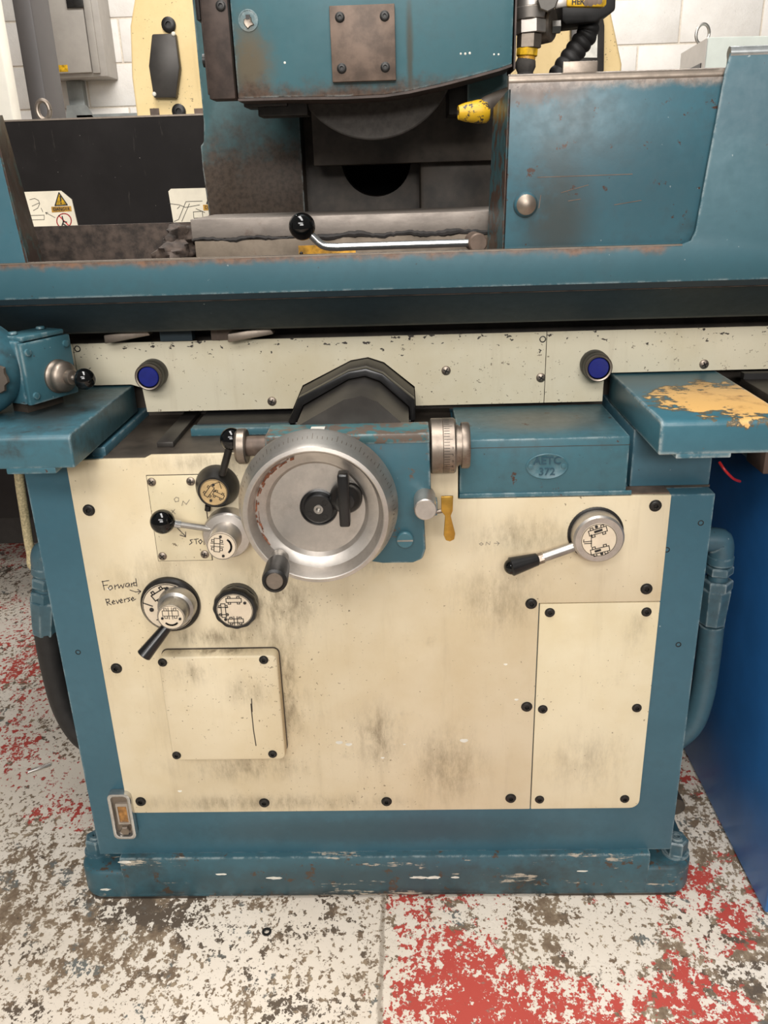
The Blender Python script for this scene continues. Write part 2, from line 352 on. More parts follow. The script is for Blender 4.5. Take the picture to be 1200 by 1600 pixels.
def tube(pts, rad, seg=16, smooth=6):
    pts = [Vector(p) for p in pts]
    if smooth:
        out = []; q = [pts[0]]+pts+[pts[-1]]
        for i in range(1, len(q)-2):
            for s in range(smooth):
                t = s/smooth; p0, p1, p2, p3 = q[i-1:i+3]
                out.append(.5*((2*p1)+(p2-p0)*t+(2*p0-5*p1+4*p2-p3)*t*t+(3*p1-p0-3*p2+p3)*t**3))
        pts = out+[pts[-1]]
    vs, fs = [], []; prev = None
    for i, p in enumerate(pts):
        d = (pts[min(i+1, len(pts)-1)]-pts[max(i-1, 0)]).normalized()
        u = d.orthogonal().normalized() if prev is None else (prev-d*prev.dot(d)).normalized()
        prev = u; v = d.cross(u); r = rad(i/(len(pts)-1)) if callable(rad) else rad
        for k_ in range(seg):
            t = 2*math.pi*k_/seg; vs.append(p+u*(r*math.cos(t))+v*(r*math.sin(t)))
    for i in range(len(pts)-1):
        for k_ in range(seg):
            a = i*seg+k_; b = i*seg+(k_+1) % seg; fs.append((a, b, b+seg, a+seg))
    fs.append(tuple(range(seg-1, -1, -1))); n0 = (len(pts)-1)*seg; fs.append(tuple(range(n0, n0+seg)))
    return vs, fs
def ribbon(polys, wid, place):
    "flat strokes; polys of 2d points, place maps (u, v) to 3d"
    vs, fs = [], []
    for pl in polys:
        for (a, b) in zip(pl, pl[1:]):
            a, b = Vector(a), Vector(b); d = b-a
            if d.length < 1e-9: continue
            d.normalize(); n = Vector((-d.y, d.x))*wid/2; e = d*wid*.35; o = len(vs)
            vs += [place(*(a-e+n)), place(*(a-e-n)), place(*(b+e-n)), place(*(b+e+n))]; fs.append((o, o+1, o+2, o+3))
    return vs, fs

WL = {}
def mesh_obj(name, geom, mat, parent=None, bevel=0, seg=2, smooth=True, angle=35):
    vs, fs = geom
    lo = Vector((min(v[i] for v in vs) for i in range(3))); hi = Vector((max(v[i] for v in vs) for i in range(3)))
    c = (lo+hi)/2; c.z = lo.z if parent is None else c.z
    me = bpy.data.meshes.new(name); me.from_pydata([tuple(Vector(v)-c) for v in vs], [], fs)
    bm = bmesh.new(); bm.from_mesh(me); bmesh.ops.recalc_face_normals(bm, faces=bm.faces)
    if bevel:
        ed = [e for e in bm.edges if len(e.link_faces) == 2 and e.calc_face_angle(0) > math.radians(28)]
        bmesh.ops.bevel(bm, geom=ed, offset=bevel, segments=seg, profile=.5, affect='EDGES', clamp_overlap=True)
    bm.to_mesh(me); bm.free()
    if smooth:
        for p in me.polygons: p.use_smooth = True
        me.set_sharp_from_angle(angle=math.radians(angle))
    me.materials.append(M[mat] if isinstance(mat, str) else mat)
    o = bpy.data.objects.new(name, me); COL.objects.link(o); WL[o.name] = c
    if parent is not None:
        o.parent = parent; o.location = c-WL[parent.name]
    else: o.location = c
    return o
def inst(src, parent, loc, name=None, scale=1.0):
    o = src.copy(); COL.objects.link(o)
    if name: o.name = name
    WL[o.name] = Vector(loc); o.parent = parent; o.location = Vector(loc)-WL[parent.name]; o.scale = (scale,)*3
    return o
def tag(o, label, cat, group=None):
    o['label'] = label; o['category'] = cat
    if group: o['group'] = group
    return o
def struct(o): o['kind'] = 'structure'; return o
def thing(name, label, cat, loc, group=None):
    o = bpy.data.objects.new(name, None); COL.objects.link(o); o.empty_display_size = .05
    o.location = loc; WL[o.name] = Vector(loc); return tag(o, label, cat, group)
def text_geom(body, size, place, depth=0.0, bold=.0, align='CENTER'):
    cu = bpy.data.curves.new('t', 'FONT'); cu.body = body; cu.size = size; cu.align_x = align; cu.align_y = 'CENTER'
    cu.extrude = depth; cu.offset = bold; cu.resolution_u = 3
    ob = bpy.data.objects.new('t', cu); COL.objects.link(ob)
    dg = bpy.context.evaluated_depsgraph_get(); me = bpy.data.meshes.new_from_object(ob.evaluated_get(dg))
    vs = [place(v.co.x, v.co.y, v.co.z) for v in me.vertices]; fs = [tuple(p.vertices) for p in me.polygons]
    bpy.data.objects.remove(ob); bpy.data.meshes.remove(me); bpy.data.curves.remove(cu)
    return vs, fs

# screw templates (front faces -y, origin on the surface)
def socket_screw(mat='blackm'):
    r = .0085
    g = lathe([(r*1.12, -.0005), (r*1.12, .0008), (r*.98, .0011), (r*.94, .0034), (r*.8, .004), (r*.45, .004)], (0, 0, 0), seg=18)
    h = lathe([(r*.45, .004), (r*.45, .0008), (0, .0008)], (0, 0, 0), seg=6)
    return join(g, h)
def pan_screw():
    r = .0068
    g = lathe([(r, 0), (r*.95, .0016), (r*.6, .003), (0, .0034)], (0, 0, 0), seg=16)
    s1 = box(-r*.62, r*.62, -.0037, -.0028, -r*.12, r*.12); s2 = box(-r*.12, r*.12, -.0037, -.0028, -r*.62, r*.62)
    return g, join(s1, s2)
class Tmpl: pass
def template(geom, mat, name):
    me = bpy.data.meshes.new(name); vs, fs = geom; me.from_pydata([tuple(v) for v in vs], [], fs)
    bm = bmesh.new(); bm.from_mesh(me); bmesh.ops.recalc_face_normals(bm, faces=bm.faces); bm.to_mesh(me); bm.free()
    for p in me.polygons: p.use_smooth = True
    me.set_sharp_from_angle(angle=math.radians(35)); me.materials.append(M[mat]); return me
ME_SOCK = template(socket_screw(), 'blackm', 'screw'); 
pg, ps = pan_screw(); ME_PAN = template(pg, 'steel_worn', 'screw'); 
ME_PAN.materials.append(M['blackm']); 
def add_slot(me, g):
    bm = bmesh.new(); bm.from_mesh(me); nv = len(bm.verts); vs, fs = g
    nvs = [bm.verts.new(v) for v in vs]
    for f in fs: fc = bm.faces.new([nvs[i] for i in f]); fc.material_index = 1
    bm.to_mesh(me); bm.free()
add_slot(ME_PAN, ps)
ME_HOLE = template(lathe([(.0042, .0004), (.003, .0006), (.0026, -.0012), (0, -.0012)], (0, 0, 0), seg=14), 'blackm', 'screw_hole')
def screw(me, parent, p, scale=1.0, name='screw', rot=0):
    o = bpy.data.objects.new(name, me); COL.objects.link(o); WL[o.name] = Vector(p)
    o.parent = parent; o.location = Vector(p)-WL[parent.name]; o.scale = (scale,)*3; o.rotation_euler = (0, rot, 0); return o

# ================================================================== SETTING
fl = struct(mesh_obj('floor', ([Vector((-4, -3, 0)), Vector((4, -3, 0)), Vector((4, 4.3, 0)), Vector((-4, 4.3, 0))], [(0, 1, 2, 3)]), 'floor'))
WY = 4.2
wb = struct(mesh_obj('wall_back', box(-4, 4, WY, WY+.2, 0, 3.4), 'mortar'))
zj = P(190, 99, WY).z % .225
bme = None
for r in range(-1, 15):
    z0 = zj+r*.225
    if z0 > 2.85: continue
    offx = P(188, 60, WY).x if (round((z0-P(190, 99, WY).z)/.225) % 2 == 0) else P(188, 60, WY).x+.225
    for i in range(-5, 10):
        x0 = offx+i*.45
        if x0 < -2.9 or x0 > 3.1 or z0 < 0: continue
        if bme is None:
            o = mesh_obj('block', box(x0+.005, x0+.445, WY-.007, WY+.01, z0+.005, z0+.22), 'block', wb, bevel=.004); bme = o
        else: inst(bme, wb, (x0+.225, WY+.0015, z0+.1125), 'block')

# ================================================================== GRINDER BASE
G = thing('surface_grinder', 'large blue surface grinder base with ivory front panel, handwheel and control levers', 'grinding machine', (0, .4, 0))
bed = mesh_obj('bed', join(prism([(-.524, .1), (.524, .1), (.524, .79), (.13, .79), (.13, .866), (-.524, .866)], 0, .95), box(.13, .39, .05, .95, .78, .866), box(.402, .524, .03, .95, .78, .885), box(-.524, -.418, .02, .95, .866, .885), box(-.42, -.398, .012, .95, .866, .881)), 'blue_bed', G, bevel=.002)
mesh_obj('bed_seam', box(.402, .5245, .0288, .04, .7905, .794), 'darkcast', G)
mesh_obj('oily_ledge', box(.392, .455, .0005, .03, .79, .7935), 'brown', G)
# plinth
zt = .098
def plan_prism(poly, z0, z1):
    n = len(poly); v = [Vector((x, y, z0)) for x, y in poly]+[Vector((x, y, z1)) for x, y in poly]
    return v, [tuple(range(n)), tuple(range(2*n-1, n-1, -1))]+[(i, i+n, (i+1) % n+n, (i+1) % n) for i in range(n)]
foot = plan_prism(rrect(-.57, .57, -.012, 1.0, .045, 8), .004, .068)
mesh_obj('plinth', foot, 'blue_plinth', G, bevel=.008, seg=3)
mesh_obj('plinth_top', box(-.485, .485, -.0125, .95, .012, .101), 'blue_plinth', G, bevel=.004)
mesh_obj('plinth_pad', box(-.545, -.335, -.008, .05, 0, .006), 'darkcast', G)
mesh_obj('plinth_pad', box(.30, .54, -.008, .05, 0, .006), 'darkcast', G)
for px, py in ((150, 1308), (1057, 1310)):
    c = PZ(px, py, .098)
    b = mesh_obj('foot_bolt', join(lathe([(0, 0), (.025, 0), (.025, .004), (0, .004)], (c.x, c.y, .068), (0, 0, 1), 24), lathe([(.0215, .004), (.0215, .030), (.019, .033), (.011, .033)], (c.x, c.y, .068), (0, 0, 1), 6),
                   lathe([(.011, .031), (.011, .036), (.0055, .036), (.0055, .030), (0, .030)], (c.x, c.y, .068), (0, 0, 1), 16)), 'hose_blue', G, angle=25)

for px, py, wx_, wz_ in ((655, 1371, .016, .003), (677, 1371, .013, .0035), (712, 1371, .008, .0028), (195, 1347, .012, .003), (430, 1372, .016, .003), (345, 1366, .010, .0022), (910, 1361, .010, .002), (165, 1390, .010, .0025)):
    cpt = P(px, py, -.0127); rq = random.Random(px)
    pl_ = [(cpt.x+wx_*math.cos(t)*(.7+.5*rq.random()), cpt.z+wz_*math.sin(t)*(.6+.6*rq.random())) for t in np.linspace(0, 2*math.pi, 14, endpoint=False)]
    mesh_obj('paint_scuff', prism(pl_, -.0130, -.0122), 'whitepaint', G, smooth=False)
# front panel outline
def pz(px, py, Y=PY): p = P(px, py, Y); return (p.x, p.z)
xl, xr = -.4545, .456
zb = .2005; zl = .867; zr = .7915
seam_x = pz(836, 1100)[0]; seam_z = pz(930, 942)[1]
r_ = .014
arcBL = [(xl+r_-r_*math.cos(a), zb+r_-r_*math.sin(a)) for a in np.linspace(0, math.pi/2, 6)]
poly = [(xl, zl)]+arcBL+[(seam_x-.0008, zb), (seam_x-.0008, seam_z+.0008), (xr, seam_z+.0008), (xr, zr), (.135, zr), (.135, .872), (-.325, .872), (-.335, zl)]
panel = mesh_obj('front_panel', prism(poly, PY, .001), 'ivory', G, bevel=.0012)
arcBR = [(xr-r_*1.2+r_*1.2*math.cos(a), zb+r_*1.2-r_*1.2*math.sin(a)) for a in np.linspace(math.pi/2, 0, 6)]
door = mesh_obj('access_door', prism([(seam_x+.0008, seam_z-.0008), (seam_x+.0008, zb)]+arcBR+[(xr, seam_z-.0008)], PY, .001), 'ivory_door', G, bevel=.0012)
for p_ in [(139, 797), (182, 1044), (220, 1252), (413, 1254), (604, 1252), (798, 1247), (830, 943), (823, 1104), (1024, 790), (1010, 920)]:
    screw(ME_SOCK, panel, P(*p_, PY), 1.0, rot=random.random())
for p_ in [(859, 957), (1010, 956), (848, 1108), (995, 1106), (843, 1249), (976, 1248)]:
    screw(ME_SOCK, door, P(*p_, PY), .86, rot=random.random())
for p_ in [(122, 1019), (1060, 1007), (1095, 817), (1042, 859)]:
    screw(ME_HOLE, bed, P(*p_, 0), 1.1, 'screw_hole')

# square cover
cx0, cx1 = P(246, 1027, -.032).x, P(432, 1025, -.032).x; cz1, cz0 = P(340, 1026, -.032).z, P(350, 1188, -.032).z
cov = mesh_obj('square_cover', prism(rrect(cx0, cx1, cz0, cz1, .010), -.032, PY-.0002), 'ivory_plain', G, bevel=.003, seg=3)
for p_ in [(254, 1035), (412, 1031), (276, 1180), (426, 1178)]:
    screw(ME_SOCK, cov, P(*p_, -.032), .8, rot=random.random())
mesh_obj('cover_shadow_gap', prism(rrect(cx0-.0012, cx1+.0012, cz0-.0012, cz1+.0012, .011), PY-.0016, PY), 'darkcast', cov)  # larger dark plate beneath, drawing the shadow gap round the cover
# small plate with four screws
a, b = P(229, 744, -.008), P(327, 875, -.008)
plate = mesh_obj('blank_plate', box(a.x, P(331, 874, -.008).x, -.0085, PY, b.z, a.z), 'ivory_door', G, bevel=.0006)
mesh_obj('plate_dark_outline', box(a.x-.0011, P(331, 874, -.008).x+.0011, -.0068, PY, b.z-.0011, a.z+.0011), 'darkcast', plate)  # slightly larger dark plate beneath, added as a dark outline
for p_ in [(237, 753), (298, 752), (254, 869), (320, 866)]:
    screw(ME_PAN, plate, P(*p_, -.0085), 1.0, rot=random.random())

for px, py, r_c in ((530, 1160, .0042), (545, 1163, .0040), (725, 1157, .0048), (598, 1184, .0022), (632, 1163, .0016), (281, 1236, .0026), (807, 1093, .0024), (790, 1038, .0022), (170, 920, .002)):
    cpt = P(px, py, PY); mesh_obj('paint_chip', prism([(cpt.x+r_c*1.5*math.cos(t), cpt.z+r_c*.75*math.sin(t)*(1+.2*math.sin(3*t))) for t in np.linspace(0, 2*math.pi, 12, endpoint=False)], PY-.0003, PY+.0002), 'whitepaint', panel, smooth=False)
mesh_obj('scratch', ribbon([[(392, 1100), (394, 1120), (396, 1140), (400, 1165)], [(393, 1092), (394, 1112)]], 1.6, lambda u, v: P(u, v, -.0324)), 'darkcast', cov, smooth=False)
# handwriting
def hand(name, strokes, wid, mat, par, Y):
    pl = lambda u, v: P(u, v, Y)
    return mesh_obj(name, ribbon(strokes, wid, pl), mat, par, smooth=False)
Yp = PY-.0004
hand('handwriting', [  # Forward
    [(160, 908), (163, 922)], [(159, 909), (170, 907)], [(161, 915), (168, 914)],
    [(172, 915), (169, 919), (172, 922), (176, 919), (174, 915), (171, 916)], [(179, 914), (180, 921)], [(179, 917), (183, 914)],
    [(184, 913), (186, 919), (189, 914), (192, 919), (194, 912)], [(201, 911), (197, 912), (196, 916), (200, 917), (202, 912), (203, 917)],
    [(205, 911), (206, 917)], [(205, 914), (209, 910)], [(213, 910), (209, 911), (209, 915), (213, 915)], [(212, 904), (214, 916)]], 1.15, 'pen', panel, Yp)
hand('handwriting', [  # Reverse
    [(165, 936), (168, 946)], [(165, 937), (170, 936), (171, 940), (167, 941), (174, 945)], [(175, 942), (179, 940), (177, 938), (175, 941), (177, 944), (180, 943)],
    [(181, 938), (184, 943), (186, 937)], [(188, 940), (191, 938), (189, 936), (187, 939), (189, 942), (192, 941)], [(194, 936), (195, 941)], [(194, 938), (198, 935)],
    [(203, 934), (199, 935), (203, 938), (200, 940)], [(205, 937), (209, 935), (207, 933), (205, 936), (207, 939), (212, 936)],
    [(203, 922), (212, 925), (219, 924)], [(215, 921), (220, 924), (216, 928)]], 1.15, 'pen', panel, Yp)
hand('handwriting', [  # STOP
    [(301, 843), (297, 844), (300, 848), (296, 851)], [(303, 843), (310, 842)], [(306, 843), (307, 850)], [(314, 843), (310, 846), (313, 850), (316, 846), (313, 843)], [(318, 842), (319, 851)], [(318, 843), (322, 844), (319, 847)],
    [(276, 824), (290, 838)], [(290, 831), (290, 839), (281, 836)]], 1.15, 'pen', plate, -.0089)
hand('handwriting', [[(275, 777), (272, 780), (274, 784), (279, 783), (279, 778), (275, 777)], [(284, 790), (286, 783), (291, 788), (296, 781)], [(268, 797), (274, 803)], [(267, 803), (273, 796)]], 1.0, 'ink_faint', plate, -.0089)
hand('handwriting', [[(752, 848), (749, 850), (752, 852), (755, 850), (752, 848)], [(759, 852), (760, 847), (765, 851), (766, 846)], [(772, 849), (779, 849)], [(776, 846), (780, 849), (777, 852)]], .9, 'ink_faint', panel, Yp)

# ---- label disc with icons
def disc_part(name, c, r, mat, par, icons, wid=.05, screws=(), axis=(0, -1, 0)):
    c = Vector(c); d = mesh_obj(name, lathe([(0, 0), (r, 0), (r, .0008), (0, .0008)], c, axis, 32), mat, par)
    pl = lambda u, v: c+Vector((u*r, -.0012, v*r))
    if icons: mesh_obj('icon', ribbon(icons, wid, pl), 'ink', d, smooth=False) if False else None
    return d, pl
def icon_strip(cx, cz, w_, h_, ang=0, bars=0):
    "little machine-table icon: a wide bar with four blocks, optional cross bars"
    L = [[(-w_, -h_), (w_, -h_), (w_, h_), (-w_, h_), (-w_, -h_)]]
    for sx in (-.6, .6):
        for s in (1, -1): L.append([(sx*w_-.08*w_*2, s*h_), (sx*w_-.16*w_, s*h_*1.9), (sx*w_+.16*w_, s*h_*1.9), (sx*w_+.16*w_, s*h_)])
    if bars: L += [[(-.22*w_, -2.2*h_), (-.22*w_, 2.2*h_)], [(.22*w_, -2.2*h_), (.22*w_, 2.2*h_)]]
    ca, sa = math.cos(ang), math.sin(ang)
    return [[(cx+x*ca-y*sa, cz+x*sa+y*ca) for x, y in p] for p in L]
def arc(cx, cz, r, a0, a1, n=10): return [(cx+r*math.cos(math.radians(a0+(a1-a0)*i/n)), cz+r*math.sin(math.radians(a0+(a1-a0)*i/n))) for i in range(n+1)]
def label_disc(c, r, mat, par, icons, thick=(), scr=()):
    c = Vector(c); d = mesh_obj('label_disc', lathe([(0, 0), (r, 0), (r, .0008), (0, .0008)], c, (0, -1, 0), 32), mat, par)
    pl = lambda u, v: c+Vector((u*r, -.0013, v*r))
    g = [ribbon(icons, .045, pl)] if icons else []
    if thick: g.append(ribbon(thick, .14, pl))
    g.append(ribbon([arc(0, 0, .97, 0, 360, 32)], .03, pl))
    for (u, v) in scr:
        q = pl(u, v); g.append(lathe([(max(.0022, r*.09), 0), (max(.002, r*.08), .0012), (0, .0014)], q, (0, -1, 0), 12))
    # print and rivets belong to the disc: joined as its engraved face
    vs, fs = join(*g); base = len(d.data.vertices); bm = bmesh.new(); bm.from_mesh(d.data); off = WL[d.name]
    nv = [bm.verts.new(Vector(v)-off) for v in vs]
    for f in fs:
        try: fc = bm.faces.new([nv[i] for i in f]); fc.material_index = 1
        except ValueError: pass
    bm.to_mesh(d.data); bm.free(); d.data.materials.append(M['ink'])
    return d

# ---- handwheel bracket
bk = mesh_obj('handwheel_bracket', prism([(-.140, .914), (.091, .912), (.093, .800), (.082, .796), (.084, .738), (.079, .722), (.065, .716), (.02, .716), (-.11, .74), (-.150, .79), (-.150, .85), (-.142, .88)], -.07, PY), 'blue_brk', G, bevel=.004, seg=2)
mesh_obj('top_rail', box(-.140, .091, -.0715, -.012, .902, .9165), 'rail', bk, bevel=.002)
q = PZ(497, 668, .917)
mesh_obj('index_plate', box(q.x-.010, q.x+.010, -.0722, -.03, .9165, .9176), 'whitepaint', bk)
mesh_obj('index_plate', box(q.x-.010, q.x+.010, -.0724, -.0715, .904, .9176), 'whitepaint', bk)
mesh_obj('index_mark', ribbon([[(0, -.002), (0, .002)], [(-.003, .006), (.003, .006)], [(0, -.008), (0, -.0045)]], .0012, lambda u, v: Vector((q.x+u, -.052+v, .9179))), 'ink', bk, smooth=False)
# slotted screw
s = P(633, 845, -.078)
ss = mesh_obj('slotted_screw', cyl((s.x, -.07, s.z), (0, -1, 0), .008, .0125, ch=.0015), 'blue_small', bk)
mesh_obj('slot', box(s.x-.0115, s.x+.0115, -.0785, -.077, s.z-.0012, s.z+.0012), 'steel', ss)
# steel peg
s = P(665, 797, -.115)
pg_ = mesh_obj('locking_peg', cyl((s.x, -.06, s.z), (0, -1, 0), .055, .0158, ch=.0015), 'alu', bk)
mesh_obj('peg_block', box(s.x-.008, s.x+.018, -.085, -.06, s.z-.022, s.z+.0), 'blue_brk', bk, bevel=.003)
# brass paddle
t0, t1 = P(698, 783, -.075), P(703, 845, -.085)
bp = mesh_obj('brass_lever', join(cyl(t0-Vector((.0, 0, .0)), (0, -1, 0), .004, .004), prism([(t0.x-.0085, t0.z+.012), (t0.x+.0085, t0.z+.012), (t0.x+.008, t0.z-.010), (t0.x+.005, t0.z-.018), (t0.x+.0115, t1.z+.012), (t0.x+.010, t1.z+.003), (t0.x+.004, t1.z), (t0.x-.002, t1.z+.002), (t0.x-.005, t1.z+.010), (t0.x-.003, t0.z-.018), (t0.x-.0085, t0.z-.010)], -.088, -.084)), 'brass', bk, bevel=.0008)
mesh_obj('lever_pin', rod((t0.x-.018, -.082, t0.z-.014), (t0.x+.004, -.082, t0.z-.010), .003), 'steel_worn', bk)
# graduated dial, axis +x
dz = P(695, 698, -.04).z; dx = P(673, 700, -.04).x
r_d = .040
dial = mesh_obj('graduated_dial', lathe([(0, 0), (r_d-.001, 0), (r_d, .001), (r_d, .0165), (r_d-.0007, .017), (r_d, .0175), (r_d, .033), (r_d-.002, .0355), (.030, .0355), (.030, .040), (.0285, .040), (.0285, .044), (.033, .044), (.0335, .046), (.0335, .053), (.032, .0555), (0, .0555)], (dx, -.035, dz), (1, 0, 0), 48), 'steel_worn', bk)
tk = []
for i in range(60):
    a_ = 2*math.pi*i/60; l = .008 if i % 5 else .012
    d1 = Vector((0, math.cos(a_), math.sin(a_))); t_ = Vector((0, -math.sin(a_), math.cos(a_)))*.00035; c_ = Vector((dx, -.035, dz))+d1*(r_d+.0002)
    o_ = len(tk)
    tk.append(([c_+Vector((.018, 0, 0))-t_, c_+Vector((.018+l, 0, 0))-t_, c_+Vector((.018+l, 0, 0))+t_, c_+Vector((.018, 0, 0))+t_], [(0, 1, 2, 3)]))
for i, s_ in enumerate(('0', '5', '0', '5', '10')):
    a_ = math.radians(168+i*14); n_ = Vector((0, math.cos(a_), math.sin(a_))); up = Vector((0, -math.sin(a_), math.cos(a_)))
    tk.append(text_geom(s_, .005, lambda x, y, z: Vector((dx+.030, -.035, dz))+n_*(r_d+.0003)+Vector((1, 0, 0))*y*0+Vector((x, 0, 0))-up*y))
mesh_obj('graduations', join(*tk), 'ink', dial, smooth=False)
# left shaft + knurled knob
c_ = P(372, 699, -.045); ax0 = Vector((-.145, -.04, c_.z))
mesh_obj('shaft', rod((-.140, -.04, c_.z), (-.172, -.04, c_.z), .0145), 'brown', bk)
mesh_obj('knurled_knob', lathe([(0, 0), (.024, 0), (.0255, .002), (.0255, .012), (.022, .016), (0, .016)], (-.171, -.04, c_.z), (-1, 0, 0), 48, rad=lambda t: 1+.012*math.cos(24*t)), 'steel_worn', bk)

# ---- handwheel
hc = P(493, 808, -.15); HX, HZ = hc.x, hc.z
hw = mesh_obj('handwheel', lathe([(0, -.032), (.066, -.032), (.0705, -.025), (.072, -.024), (.085, -.021), (.0885, -.008), (.092, -.0005), (.0935, 0), (.0985, -.001), (.1, -.004), (.1015, -.009), (.1105, -.036), (.1115, -.042), (.108, -.045), (0, -.045)], (HX, -.15, HZ), (0, -1, 0), 96), 'alu', G, angle=22)
mesh_obj('dial_ring', lathe([(.09, -.045), (.103, -.045), (.103, -.052), (.06, -.054), (.06, -.080), (0, -.080)], (HX, -.15, HZ), (0, -1, 0), 72), 'darkcast', hw)
# scale marks on the tapered ring
tk = []
for i in range(100):
    a_ = 2*math.pi*i/100; n_ = Vector((math.cos(a_), 0, math.sin(a_))); t_ = Vector((-math.sin(a_), 0, math.cos(a_)))*.0004
    y0, r0 = -.15+.018, .1045; y1, r1 = -.15+(.030 if i % 5 == 0 else .024), .1045+(.0040 if i % 5 == 0 else .0020)
    A = Vector((HX, y0, HZ))+n_*(r0+.0003); B = Vector((HX, y1, HZ))+n_*(r1+.0003)
    tk.append(([A-t_, B-t_, B+t_, A+t_], [(0, 1, 2, 3)]))
mesh_obj('graduations', join(*tk), 'steel_worn', hw, smooth=False)
rr_ = random.Random(5)
M['rust'] = simple('orange_rust', (124, 72, 46), .8, 0, .35, 200)
ra_ = []
for q_ in range(46):
    a0 = 108+rr_.random()*100; rd = .0800+rr_.random()*.0042
    ra_.append(ribbon([arc(0, 0, rd, a0, a0+1.5+6*rr_.random(), 4)], .0006+.0016*rr_.random(), lambda u, v: Vector((HX+u, -.15+.0228-(math.hypot(u, v)-.072)*.24-.0006, HZ+v))))
mesh_obj('rust_patch', join(*ra_), 'rust', hw, smooth=False)
hub = mesh_obj('hub', lathe([(0, 0), (.0265, 0), (.0265, .003), (.0245, .004), (.0245, .001), (.021, .001), (.021, .007), (.019, .0085), (.0062, .0085)], (HX+.002, -.118, HZ+.002), (0, -1, 0), 40), 'black', hw)
mesh_obj('hub_bush', lathe([(.0065, .0075), (.0065, .010), (.0035, .010), (.0035, .004), (0, .004)], (HX+.002, -.118, HZ+.002), (0, -1, 0), 20), 'steel', hub)
for ux, uz in ((-.0125, -.007), (.009, .0085), (.008, -.012)):
    mesh_obj('hub_hole', lathe([(.0042, .0082), (.0042, .0092), (.003, .0092), (.003, .0086), (0, .0086)], (HX+.002+ux, -.118, HZ+.002+uz), (0, -1, 0), 14), 'blackm', hub)
# wing knob
wk = P(540, 781, -.135)
wb_ = mesh_obj('wing_knob', lathe([(0, 0), (.0225, 0), (.0225, .008), (.019, .016), (.012, .022), (0, .023)], (wk.x, -.121, wk.z), (0, -1, 0), 32), 'black', hw)
wz0, wz1 = P(537, 821, -.15).z, P(537, 739, -.15).z; wx = P(537, 780, -.155).x
mesh_obj('wing', box(wx-.0072, wx+.0072, -.158, -.136, wz0, wz1), 'black', wb_, bevel=.003, seg=3)
# crank handle
e = P(429, 908, -.235); b_ = P(437, 872, -.155)
hd = mesh_obj('crank_handle', lathe([(0, 0), (.0125, 0), (.0125, .012), (.0105, .016), (.0105, .022), (.0145, .024), (.0158, .030), (.0170, .074), (.0160, .080), (.0125, .082), (.0125, .0795), (0, .0795)], b_, e-b_, 32), 'blackm', hw)
mesh_obj('handle_stud', lathe([(0, 0), (.0128, 0), (.0128, .013), (.0108, .0165), (.0108, .0225), (0, .0225)], b_+Vector((0, -.0002, 0)), e-b_, 28), 'steel', hd)
mesh_obj('handle_end', lathe([(.0122, .0800), (.0108, .0814), (.0105, .0805), (0, .0802)], b_, e-b_, 24), 'steel_worn', hd)

# ---- levers
def lever_label(name): return name
# 1 upper small lever
f1 = P(334, 769, -.036)
L1 = mesh_obj('feed_lever', lathe([(0, 0), (.033, 0), (.0335, .003), (.031, .012), (.0255, .026), (.0235, .031), (0, .031)], (f1.x, PY, f1.z), (0, -1, 0), 40), 'blackm', G)
label_disc((f1.x, PY-.031, f1.z), .0205, 'disc_brass', L1, icon_strip(-.3, .1, .45, .16, .9)+icon_strip(.35, -.2, .4, .15, -.5)+[[(-.1, .6), (.5, .8), (.6, .3)]], scr=((.05, .6), (-.25, -.6)))
t0, t1 = P(347, 741, -.03), P(360, 694, -.04)
mesh_obj('lever_rod', rod(t0, t1, .0055), 'blackm', L1)
mesh_obj('ball_knob', ball(P(362, 686, -.035), .0168), 'gloss', L1)
mesh_obj('pin', cyl(P(325, 790, -.016), (-.2, 0, -1), .008, .0045), 'blackm', L1)
# 2 start/stop lever
f2 = P(345, 856, -.078)
L2 = mesh_obj('start_stop_lever', lathe([(0, 0), (.0365, 0), (.0372, .002), (.0372, .026), (.035, .029), (.024, .031), (.023, .034), (.023, .062), (.0222, .0655), (0, .0655)], (f2.x, PY, f2.z), (0, -1, 0), 48), 'alu', G)
label_disc((f2.x, PY-.0655, f2.z), .0215, 'disc', L2, icon_strip(-.3, .1, .5, .2, 1.45, 1), thick=[arc(.05, 0, .62, -48, 48, 8)], scr=((.0, .72), (.05, -.72)))
bc = P(254, 815, -.05); hb = P(338, 828, -.030)
d_ = (hb-bc)
mesh_obj('lever_rod', rod(hb, bc+d_*.15, .0048), 'steel', L2)
mesh_obj('ferrule', rod(bc+d_*.33, bc+d_*.16, .0062), 'chrome', L2)
mesh_obj('ball_knob', ball(bc, .0185), 'gloss', L2)
# 3 forward/reverse selector
f3 = P(263, 947, -.016)
L3 = mesh_obj('reverse_selector', lathe([(0, 0), (.0465, 0), (.048, .002), (.0475, .007), (.044, .0105), (.0, .0105)], (f3.x+.002, PY, f3.z), (0, -1, 0), 56), 'blackm', G)
label_disc((f3.x, PY-.0105, f3.z-.001), .0415, 'disc', L3, icon_strip(-.25, .55, .32, .13, .55)+[[(-.95, .2), (-.6, .05)], [(-.5, -.55), (-.25, -.35)]], thick=(), scr=((.05, .78), (-.65, -.1)))
ff = P(267, 965, -.062)
h3 = mesh_obj('selector_hub', lathe([(0, 0), (.031, 0), (.0305, .008), (.0285, .016), (.0235, .018), (.0225, .022), (.0225, .040), (.0215, .0435), (0, .0435)], (ff.x, PY-.0113, ff.z), (0, -1, 0), 48), 'steel', L3)
label_disc((ff.x, PY-.0113-.0435, ff.z), .0205, 'disc', L3, icon_strip(0, .35, .6, .22, 0, 1), thick=[arc(0, -.05, .6, 225, 315, 8)], scr=((-.65, -.05), (.68, -.12)))
t0, t1 = P(262, 978, -.05), P(224, 1025, -.072)
